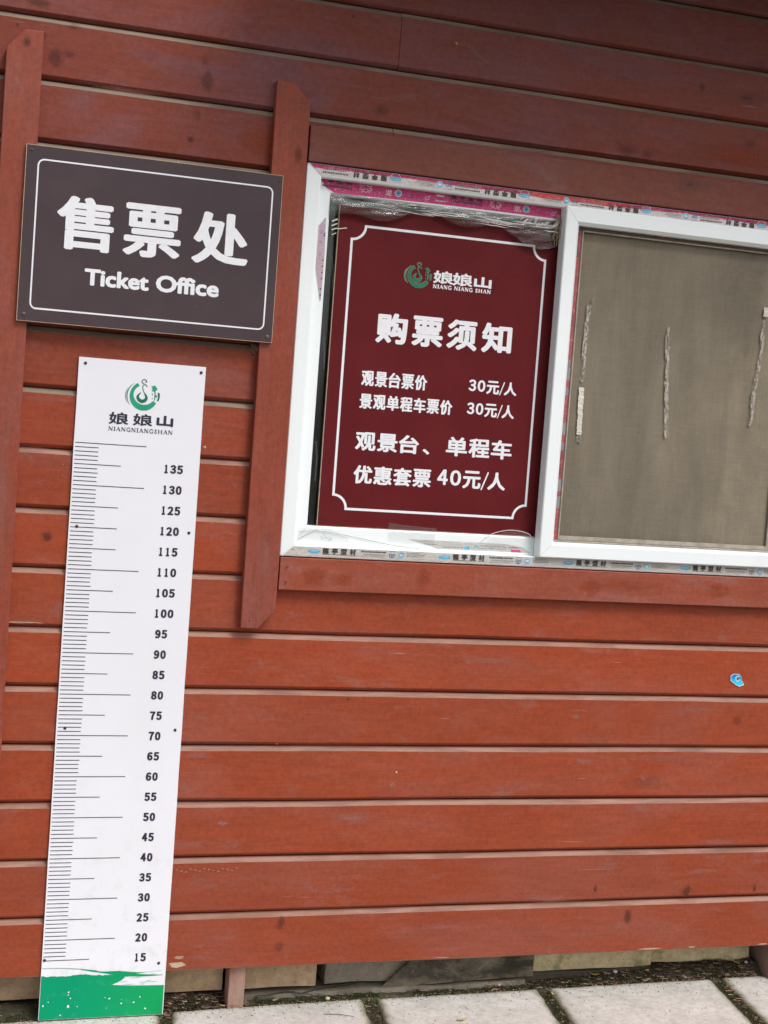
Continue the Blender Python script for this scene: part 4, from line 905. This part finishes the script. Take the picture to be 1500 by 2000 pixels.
for c in range(15, 141):
    nm = 'short' if c % 5 else ('long' if (c % 10 == 0 and c != 120) else 'medium')
    o = link('tick_mark', tm[nm], hc, (.0012 + .0006 * noise.noise(Vector((c * 1.7, 0, 0))), y, c / 100)); 
    if nm == 'short': o.scale = (1 + .05 * noise.noise(Vector((c * .9, 3, 0))) + (.05 if c > 60 else 0), 1, 1)
for c in range(15, 136, 5):
    s = str(c); three = len(s) == 3; cx = .2365 if three else .2338; Wd = .0482 if three else .0305
    mb = MB(); dw = Wd / len(s); z0 = c / 100 - .0106
    if c == 15: z0 += 0
    for i, ch in enumerate(s):
        a = cx - Wd / 2 + i * (dw + .0005)
        if ch == '1': text(mb, glyphs(full(ch)), a + dw * .16, a + dw * .70, z0, z0 + .0212, y, .0017, .0011)
        else: text(mb, glyphs(full(ch)), a, a + dw * .90, z0, z0 + .0212, y, .0017, .0012)
    mb.build('numeral', M['navy'], hc, (cx, y, z0))
mb = MB(); logo(mb, .1105, .1905, 1.4855, 1.5600, y, 0, 0, 1); mb.build('logo', [M['logo_green'], M['logo_dark']], hc, (.11, y, 1.48))
line(hc, [(nn, .0755, .1220, 1.4485, 1.4775, .0010, .0008), (nn, .1325, .1790, 1.4490, 1.4775, .0010, .0008), (sh, .1885, .2290, 1.4510, 1.4770, .0017, .0014)], y, M['navy'], 'navy Chinese mountain name under the logo')
mb = MB(); serif(mb, 'NIANGNIANGSHAN', .0755, .2300, 1.4330, 1.4425, y, 1.0); mb.build('lettering', M['tick'], hc, (.0755, y, 1.433))['label'] = 'small capitals NIANGNIANGSHAN'
# green brushed foot
mb = MB(); rr = random.Random(2)
top = [(-.0012, .1115), (.0367, .1104), (.0700, .1102), (.0877, .1141), (.1165, .1112), (.1454, .1087), (.1758, .1078), (.2041, .1000)]
tp = []
for i in range(len(top) - 1):
    for k in range(7):
        t = k / 7; tp.append((top[i][0] * (1 - t) + top[i + 1][0] * t, top[i][1] * (1 - t) + top[i + 1][1] * t + rr.uniform(-.0012, .0012)))
tp += [(.190, .0930), (.1687, .0835), (.184, .0825), (.2111, .0805), (.2463, .0788), (.270, .0782), (.2972, .0776)]
yb = .0042
mb.face([(p[0], y, p[1]) for p in [(-.0012, yb)] + tp + [(.2972, yb)]][::-1])
st = [(.0811, .1277), (.1158, .1223), (.1448, .1181), (.1854, .1181), (.203, .1150), (.2501, .1112), (.2240, .1092), (.2913, .1028), (.2448, .1016), (.2096, .1030), (.1748, .1019), (.1862, .1052), (.1567, .1120), (.116, .1193)]
mb.face([(p[0], y - .0002, p[1]) for p in st])
for k in range(16):
    x = rr.uniform(.15, .27); z = rr.uniform(.083, .118) - .05 * (x - .15) * .3; l = rr.uniform(.006, .03)
    mb.ribbon([(x, z), (x + l * .5, z + rr.uniform(-.0006, .0008)), (min(.296, x + l), z + rr.uniform(-.0008, .001))], [.0003, .0009, .0002], y - .0004)
mb.ribbon([(-.001, .1318), (.04, .1308), (.085, .1272), (.13, .1205)], [.0008, .0010, .0014, .002], y - .0004); mb.ribbon([(.20, .1120), (.25, .1123), (.289, .1145)], .0006, y - .0004); mb.ribbon([(.25, .1045), (.293, .1040)], .0009, y - .0005)
mb.build('green_foot', M['green'], hc, (0, y, 0))
mb = MB()
for (x, z, r) in [(.0661, .0706, .0025), (.0713, .0555, .0022), (.0674, .035, .0042), (.0496, .0137, .0025), (.1547, .0529, .0015), (.165, .0494, .0026), (.1949, .036, .0026), (.2249, .0375, .0034), (.2393, .0503, .0024), (.2544, .0209, .0026), (.0883, .0333, .0015), (.007, .0395, .0028), (.0192, .0478, .0020), (.1593, .0258, .0014), (.0655, .064, .002), (.1945, .046, .001)]:
    a0 = rr.uniform(0, 6); mb.face([(x + r * math.cos(a0 + t) * rr.uniform(.5, 1.1), y - .0007, z + r * rr.uniform(.4, 1.3) * math.sin(a0 + t)) for t in (0, 1.3, 2.4, 3.6, 5)])
mb.build('paint_chips', M['board_white'], hc, (0, y, 0))['kind'] = 'stuff'
for x, z in [(.0132, 1.5869), (.2883, 1.5864), (.0165, 1.2014), (.2844, 1.1986), (.0183, .7179), (.2827, .7150), (.0040, .1514), (.2806, .1335)]:
    mb = MB(); mb.tube([(x, HY - .0022, z), (x, HY - .001, z), (x, HY + .001, z)], [.0022, .0038, .0038], 9); mb.build('nail', M['nail'], hc, (x, HY, z))

# sticker on the boards
mb = MB(); sp = [(-.021, .010), (-.014, .0165), (.006, .0160), (.013, .010), (.0165, -.004), (.0225, -.0135), (.0085, -.0185), (-.002, -.0145), (-.020, -.003)]
cx, cz = 1.8335, .8660
mb.face([(cx + a, -.0012 - .0012 * (a > .01), cz + b) for a, b in sp][::-1] if False else [(cx + a, -.0016, cz + b) for a, b in sp][::-1], 1)
mb.face([(cx + a * .93 + .0004, -.0021, cz + b * .91 + .0002) for a, b in sp][::-1], 0)
ring(mb, cx + .0025, cz + .0035, .0072, .0018, -.0025, 1, 50, 330, 14); ring(mb, cx + .0065, cz + .0045, .0040, .0012, -.0028, 1, 120, 270, 10); mb.ribbon([(cx + .0005, cz + .0005), (cx + .006, cz + .006)], .0036, -.0030, 2)
mb.ribbon([(cx + a, cz + b) for a, b in sp[4:] + sp[:1]], .0010, -.0024, 1)
tag(mb.build('sticker', [M['sticker_blue'], M['white_print'], M['nail']], None, (cx, -.002, cz)), 'small torn blue sticker with a white ring, stuck to the lower boards', 'sticker')
# bit of web and fluff under the sign corner
mb = MB(); rr = random.Random(8)
for i in range(26):
    x, z = .419 + rr.uniform(-.009, .009), 1.655 + rr.uniform(-.008, .006); mb.tube([(x, rr.uniform(-.012, .004), z), (x + rr.uniform(-.01, .01), rr.uniform(-.016, 0), z + rr.uniform(-.008, .008)), (x + rr.uniform(-.012, .012), rr.uniform(-.012, 0), z + rr.uniform(-.010, .010))], .0008, 4)
tag(mb.build('cobweb', M['web'], None, (.419, 0, 1.655)), 'small tan tangle of cobweb and fluff below the right corner of the dark sign', 'cobweb')

# ================================================================== under the hut
def rough_box(name, x0, x1, y0, y1, z0, z1, mat, seed, lab=None, cat=None, group=None, amp=.0025, nx=None, endcut=0, loc=None, parent=None):
    mb = MB(); nx = nx or max(2, int((x1 - x0) / .025)); nz = 4; prof = []
    for j in range(nz + 1): prof.append((y0, z0 + (z1 - z0) * j / nz))
    prof += [(y1, z1), (y1, z0)]
    for i in range(nx + 1):
        x = x0 + (x1 - x0) * i / nx
        for k, (yy, z) in enumerate(prof):
            d = noise.noise(Vector((x * 14, z * 30, seed))) * amp; dz = noise.noise(Vector((x * 9, 3, seed + (0 if k == 0 else 9)))) * amp
            if k in (0, nz): d += .0015
            xx = x + (endcut * (z - z0) if i == nx else 0)
            mb.v.append((xx + (noise.noise(Vector((z * 40, seed, 1))) * amp if i in (0, nx) else 0), yy + (d if k <= nz else 0), z + (dz if k in (0, nz) else 0)))
    m = len(prof)
    for i in range(nx):
        for k in range(m): a = i * m + k; b = i * m + (k + 1) % m; mb.f.append((a, a + m, b + m, b)); mb.m.append(0)
    mb.f.append(tuple(range(m))[::-1]); mb.m.append(0); mb.f.append(tuple(nx * m + k for k in range(m))); mb.m.append(0)
    o = mb.build(name, mat, parent, ((x0 + x1) / 2, y0, z0), smooth=False)
    if lab: tag(o, lab, cat, group)
    return o
G1 = 'blocks packed under the hut'
rough_box('support_block', -.75, .462, .074, .26, .0250, .1085, M['block'], 1, 'long beige concrete block running behind the foot of the height chart', 'block', G1)
rough_box('support_block', .514, .7095, .072, .26, .0265, .1085, M['block'], 2, 'short beige concrete block just right of the painted support leg', 'block', G1)
rough_box('support_block', .740, 1.322, .092, .26, .0215, .1085, M['block_grey'], 3, 'grey stone block partly covered by the slanted glass sheet', 'block', G1)
rough_box('support_block', 1.331, 1.698, .096, .26, .0275, .1085, M['block_pale'], 4, 'pale yellowish block with moss, right of the glass sheet', 'block', G1, amp=.004)
rough_box('support_block', 1.701, 2.018, .102, .26, .0330, .1085, M['block_pale'], 5, 'crumbling mossy block at the right end, beside the far leg', 'block', G1, amp=.010)
rough_box('slate_slab', 1.30, 2.04, .0895, .26, .000, .0255, M['slate'], 6, 'thin dark slate under the pale mossy blocks', 'slab', None, amp=.003)
rough_box('footing', .50, 1.30, .068, .5, -.05, .0120, M['footing'], 7, None, None, amp=.006, nx=60)['kind'] = 'structure'
rough_box('support_block', 2.12, 3.4, .10, .26, .012, .1085, M['block_grey'], 8, 'grey block right of the far leg', 'block', G1)
# dark backing under the hut so that the gaps stay dim
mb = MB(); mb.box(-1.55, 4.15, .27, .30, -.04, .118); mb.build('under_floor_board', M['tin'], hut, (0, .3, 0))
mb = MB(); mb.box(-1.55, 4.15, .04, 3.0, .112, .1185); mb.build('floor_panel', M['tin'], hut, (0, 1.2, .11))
# slanted sheet of old glass
mb = MB(); mb.prism([(.890, .0095), (1.3280, .0225), (1.3280, .1080), (1.00, .1080), (.962, .0750)], .0760, .0795)
go = mb.build('glass_sheet', M['sheet'], None, (1.1, .09, .01), bevel=.0006); tag(go, 'dusty offcut of glass with a slanted pointed left end, leaning under the hut', 'glass sheet')

# ------------------------------------------------------------------ ground
mb = MB(); mb.face([(-40, -40, -.06), (40, -40, -.06), (40, 30, -.06), (-40, 30, -.06)]); tag(mb.build('ground', M['ground']), None, None, None, 'structure')
def sheet(name, x0, x1, y0, y1, nx, ny, zf, mat, smooth=True):
    mb = MB()
    for i in range(nx + 1):
        for j in range(ny + 1):
            x = x0 + (x1 - x0) * i / nx; yy = y0 + (y1 - y0) * j / ny; mb.v.append((x, yy, zf(x, yy)))
    for i in range(nx):
        for j in range(ny): k = i * (ny + 1) + j; mb.f.append((k, k + ny + 1, k + ny + 2, k + 1)); mb.m.append(0)
    return mb.build(name, mat, None, (x0, y0, 0), smooth=smooth)
nz = lambda x, y, s, k=0: noise.noise(Vector((x * s, y * s, k)))
def backy(x): return .012 + .036 * x if x < .85 else .043 + .0175 * (x - .85)
def soil_h(x, yy):
    d = yy - backy(x)
    if d < -.004: return -.014
    c = lambda v: max(0, min(1, v))
    r = c((x - 1.25) / .55) ** 1.2 * c(d / .032) * .030
    l = c((.52 - x) / .1) * c(d / .05) * .016
    return -.0045 + c(d / .012) * .003 + r + l + nz(x, yy, 60) * .004 + nz(x, yy, 160, 2) * .0028 + nz(x, yy, 12, 4) * .003
tag(sheet('soil_strip', -1.6, 4.2, .0, .125, 700, 18, soil_h, M['soil']), None, None, None, 'structure')
tag(sheet('joint_soil', -2.6, 5.2, -1.6, .03, 400, 100, lambda x, y: -.0135 + nz(x, y, 50) * .004 + nz(x, y, 9, 3) * .002, M['joint']), None, None, None, 'structure')
pv = sheet('pavement', -2.5, 5.1, -1.55, .02, 1, 1, lambda x, y: -.045, M['footing']); tag(pv, None, None, None, 'structure')
SK = .16
def backy(x): return .012 + .036 * x if x < .85 else .043 + .0175 * (x - .85)
def slab(x0, x1, back, front, seed, parent, nx=26, ny=22, me=None):
    """x0,x1 at the back edge line y=0; joints lean by SK"""
    mb = MB(); mb.tone = []; rs = random.Random(seed); j = lambda: rs.uniform(-.003, .003)
    jc = [(j(), j()) for _ in range(4)]
    ts = lambda n: [0, .012, .03] + [.06 + .88 * i / (n - 1) for i in range(n)] + [.97, .988, 1]
    U = ts(nx); V = ts(ny)
    for u in U:
        for v in V:
            bl = (x0 + jc[0][0], (back(x0) if callable(back) else back) + jc[0][1]); br = (x1 + jc[1][0], (back(x1) if callable(back) else back) + jc[1][1])
            b = (bl[0] * (1 - u) + br[0] * u, bl[1] * (1 - u) + br[1] * u)
            fy = front + jc[2][1] * (1 - u) + jc[3][1] * u
            yy = b[1] * (1 - v) + fy * v; x = b[0] + SK * (yy - b[1])
            e = min(u, 1 - u) * (x1 - x0); f = min(v, 1 - v) * abs(fy - b[1]); d = min(e, f)
            z = -.0005 + nz(x, yy, 25, seed) * .0012 + nz(x, yy, 90, seed) * .0008
            z += nz(x, yy, 200, seed) * .0007
            if d < .016: z -= (1 - d / .016) ** 2 * (.0055 + .005 * max(0, nz(x, yy, 30, 8)))
            if d < 1e-6:
                k = .006 * nz(x, yy, 38, seed); x += k * (1 if u < .5 else -1) * (1 if u in (0, 1) else 0); yy += k * (1 if v in (0, 1) else 0); z -= .002
            mb.v.append((x, yy, z)); mb.tone.append(max(0, 1 - d / .045))
    nu, nv = len(U), len(V)
    for i in range(nu - 1):
        for k in range(nv - 1):
            a = i * nv + k; mb.f.append((a, a + 1, a + nv + 1, a + nv)); mb.m.append(0)
    rim = [i * nv for i in range(nu)] + [(nu - 1) * nv + k for k in range(1, nv)] + [i * nv + nv - 1 for i in range(nu - 2, -1, -1)] + [k for k in range(nv - 2, 0, -1)]
    n0 = len(mb.v); mb.v += [(mb.v[i][0], mb.v[i][1], -.0400) for i in rim]; mb.tone += [1.] * len(rim)
    for i in range(len(rim)): b = (i + 1) % len(rim); mb.f.append((rim[i], rim[b], n0 + b, n0 + i)); mb.m.append(1)
    return mb.build('paving_slab', [M['slab'], M['slab_edge']], parent, (x0, (back(x0) if callable(back) else back), 0), smooth=True)
xs = [(-1.80, -1.27), (-1.245, -.745), (-.72, -.222), (-.198, .297), (.328, .832), (.866, 1.332), (1.366, 1.872), (1.905, 2.42), (2.45, 2.95), (2.98, 3.5)]
for i, (a, b) in enumerate(xs): slab(a, b, backy, -.49 + .01 * math.sin(i * 2.1), 10 + i, pv, 40, 36)
proto = slab(0, .49, 0., -.485, 99, pv, 14, 14)
row = 0; first = True
for row in range(2):
    y0 = -.525 - row * .515
    for i in range(13):
        x = -2.2 + i * .522 + (.26 if row % 2 else 0) + SK * y0
        if first: o = proto; first = False
        else: o = proto.copy(); COL.objects.link(o); o.parent = pv
        o.location = Vector((x, y0, rnd.uniform(-.001, .001))) - WORLD['pavement']

# moss and litter -----------------------------------------------------
def scatter_moss(n, seed):
    rs = random.Random(seed); mb = MB(); mb.tone = []
    def put(x, yy, z, s):
        t = rs.random(); k = len(mb.v)
        for q in range(3):
            a = rs.uniform(0, 6.28); h = s * rs.uniform(.6, 1.3); w_ = s * .35
            b = len(mb.v); mb.v += [(x + w_ * math.cos(a), yy + w_ * math.sin(a), z), (x - w_ * math.cos(a), yy - w_ * math.sin(a), z), (x + rs.uniform(-s, s) * .5, yy + rs.uniform(-s, s) * .5, z + h)]
            mb.f.append((b, b + 1, b + 2)); mb.m.append(0); mb.tone += [t * .7, t * .7, min(1, t + .15)]
    c = 0
    while c < n:
        if rs.random() < .72:
            x = rs.uniform(-.5, 2.35); g_ = abs(rs.gauss(0, .016)); yy = backy(x) + .006 + g_ - .009
            if noise.noise(Vector((x * 7, yy * 20, 3))) < -.12 - (.15 if x > .5 else 0): continue
            put(x, yy, soil_h(x, yy) + .001 if yy > .0 else -.006, rs.uniform(.0012, .0034))
        else:
            k = rs.choice([-.21, .312, .849, 1.349, 1.889, 2.435]); yy = rs.uniform(-.5, .045); x = k + SK * (yy - .03) + rs.gauss(0, .0085)
            if yy > backy(x) : continue
            put(x, yy, -.011 + rs.random() * .004, rs.uniform(.0014, .004))
        c += 1
    return mb
tag(scatter_moss(26000, 5).build('moss', M['moss']), None, None, None, 'stuff')
def scatter_litter(n, seed):
    rs = random.Random(seed); mb = MB(); mb.tone = []
    for c in range(n):
        r = rs.random()
        if r < .50: x = min(2.04, 2.02 - abs(rs.gauss(0, .36))); yy = backy(x) + rs.uniform(-.006, .045)
        elif r < .72: x = rs.uniform(.28, .52); yy = backy(x) + rs.uniform(-.012, .055)
        elif r < .92: x = rs.uniform(-.4, 2.2); yy = backy(x) + rs.uniform(.0, .05)
        else:
            k = rs.choice([.312, .849, 1.349, 1.889]); yy = rs.uniform(-.3, .04); x = k + SK * (yy - .03) + rs.gauss(0, .008)
        z = (soil_h(x, yy) if yy > backy(x) - .003 else (.0005 if r < .92 else -.009)) + rs.uniform(.001, .004)
        L = rs.uniform(.005, .024); a = rs.gauss(0, .7) if rs.random() < .7 else rs.uniform(0, 3.14); w_ = rs.uniform(.0006, .0016) * (1.6 if rs.random() < .12 else 1); cv = rs.uniform(-.5, .5); t = rs.random() ** 1.3
        P = []
        for q in range(4):
            u = q / 3 - .5; P.append((x + L * u * math.cos(a) - cv * L * (u * u) * math.sin(a), yy + (L * u * math.sin(a) + cv * L * u * u * math.cos(a)) * .6, z + abs(cv) * L * u * u * .8 + .001))
        for q in range(3):
            b = len(mb.v); p, s_ = P[q], P[q + 1]; ww = w_ * (1 if q == 1 else .8)
            mb.v += [(p[0] - ww * math.sin(a), p[1] + ww * math.cos(a), p[2]), (p[0] + ww * math.sin(a), p[1] - ww * math.cos(a), p[2] + ww * .8), (s_[0] + ww * math.sin(a), s_[1] - ww * math.cos(a), s_[2] + ww * .8), (s_[0] - ww * math.sin(a), s_[1] + ww * math.cos(a), s_[2])]
            mb.f.append((b, b + 1, b + 2, b + 3)); mb.m.append(0); mb.tone += [t] * 4
    return mb
tag(scatter_litter(5200, 6).build('dry_litter', M['litter']), None, None, None, 'stuff')
# grit on the slabs near the back edge
mb = MB(); rs = random.Random(12); mb.tone = []
for c in range(1500):
    x = rs.uniform(-.3, 2.2); yy = backy(x) - abs(rs.gauss(0, .02 if c % 3 else .12)) - .002; s = rs.uniform(.0006, .0018); b = len(mb.v); a = rs.uniform(0, 6); t = rs.random()
    for q in range(3): mb.v.append((x + s * 1.6 * math.cos(a + q * 2.1), yy + s * 1.2 * math.sin(a + q * 2.1), .0005))
    mb.v.append((x, yy, .001 + s)); mb.f += [(b, b + 1, b + 3), (b + 1, b + 2, b + 3), (b + 2, b, b + 3)]; mb.m += [0] * 3; mb.tone += [t] * 4
tag(mb.build('grit', M['litter']), None, None, None, 'stuff')
# single leaves, bark slips, twigs, pebbles
def leaf(x, yy, L, a, cv, mat, lab, wd=.004, z=.004, lift=.25, cat='leaf', name='dry_leaf'):
    mb = MB(); n = 9; V = []
    for i in range(n + 1):
        u = i / n - .5; px = L * u; py = cv * L * (u * u * 4 - .5) * .5; ww = wd * math.sqrt(max(.02, 1 - (2 * u) ** 2)); zz = lift * L * (u * u * 2)
        for s_, dz in ((-1, .6), (0, 0), (1, .6)):
            qx, qy = px, py + s_ * ww; V.append((x + qx * math.cos(a) - qy * math.sin(a), yy + qx * math.sin(a) + qy * math.cos(a), z + zz + dz * ww))
    mb.add(V, [(i * 3 + k, (i + 1) * 3 + k, (i + 1) * 3 + k + 1, i * 3 + k + 1) for i in range(n) for k in (0, 1)])
    tag(mb.build(name, mat, None, (x, yy, z), smooth=True), lab, cat, 'dry leaves on the ground')
GL = 'yellow'
leaf(1.196, .072, .034, -.3, .35, M['leaf_yellow'], 'curled yellow leaf on the soil in front of the glass sheet', .0045, .004)
leaf(1.041, -.135, .034, .25, .5, M['leaf_yellow'], 'yellow leaf lying on the paving slab at the very bottom of the picture', .0040, .002)
leaf(1.517, .080, .028, -.3, .5, M['leaf_yellow'], 'thin yellow leaf below the pale mossy block', .003, .016)
leaf(1.965, .078, .030, 1.9, 1.0, M['leaf_yellow'], 'curled yellow leaf standing by the far right leg', .003, .028, .5)
leaf(1.352, -.005, .020, 1.3, .4, M['leaf_yellow'], 'small pale yellow leaf in the joint between two slabs', .0025, .001, .4)
leaf(1.675, .070, .013, .2, .3, M['leaf_yellow'], 'tiny orange yellow leaf among the brown litter', .005, .024)
leaf(.425, .056, .040, .1, .2, M['leaf_tan'], 'broad tan slip of bark left of the painted leg', .0065, .006, .1, 'bark', 'bark_slip')
leaf(.405, .075, .045, -.1, .1, M['leaf_tan'], 'longer tan slip of bark behind the broad one', .005, .008, .1, 'bark', 'bark_slip')
leaf(.463, .026, .030, .15, .3, M['leaf_yellow'], 'yellowish slip at the foot of the painted leg', .003, .003, .2)
def twig(P, r, lab):
    mb = MB(); mb.tube(P, r, 5); tag(mb.build('twig', M['twig'], None, P[0], smooth=True), lab, 'twig', 'twigs on the ground')
twig([(.545, .060, .010), (.585, .062, .012), (.630, .070, .016), (.665, .062, .012), (.700, .056, .008)], [.0012, .0018, .0020, .0016, .001], 'bent dark twig right of the painted leg')
twig([(.660, .060, .010), (.70, .070, .014), (.745, .082, .018), (.790, .086, .019), (.83, .088, .022)], [.0012, .002, .0024, .002, .0014], 'dark twig leaning towards the grey stone block')
twig([(.700, -.055, .002), (.735, -.062, .0035), (.772, -.078, .002)], [.0007, .0010, .0006], 'thin straight twig lying on the second paving slab')
def pebble(x, yy, z, s, mat, lab, seed):
    import bmesh
    bm = bmesh.new(); bmesh.ops.create_icosphere(bm, subdivisions=2, radius=s)
    for v in bm.verts: v.co *= 1 + .25 * noise.noise(v.co * (1.2 / s) + Vector((seed, 0, 0))); v.co.z *= .7
    me = bpy.data.meshes.new('pebble'); bm.to_mesh(me); bm.free(); me.materials.append(mat)
    for p in me.polygons: p.use_smooth = True
    tag(link('pebble', me, None, (x, yy, z)), lab, 'pebble', 'pebbles by the hut')
pebble(1.226, .068, .006, .0042, M['pebble'], 'small white pebble beside the curled yellow leaf', 1)
pebble(1.580, .082, .022, .0068, M['pebble'], 'pinkish pebble in front of the dark slate', 2)
pebble(2.000, .086, .030, .0055, M['pebble'], 'pale pebble on top of the litter by the far leg', 3)
pebble(.735, .038, .004, .0062, M['block_pale'], 'rough crumb of stone on the moss before the grey block', 4)
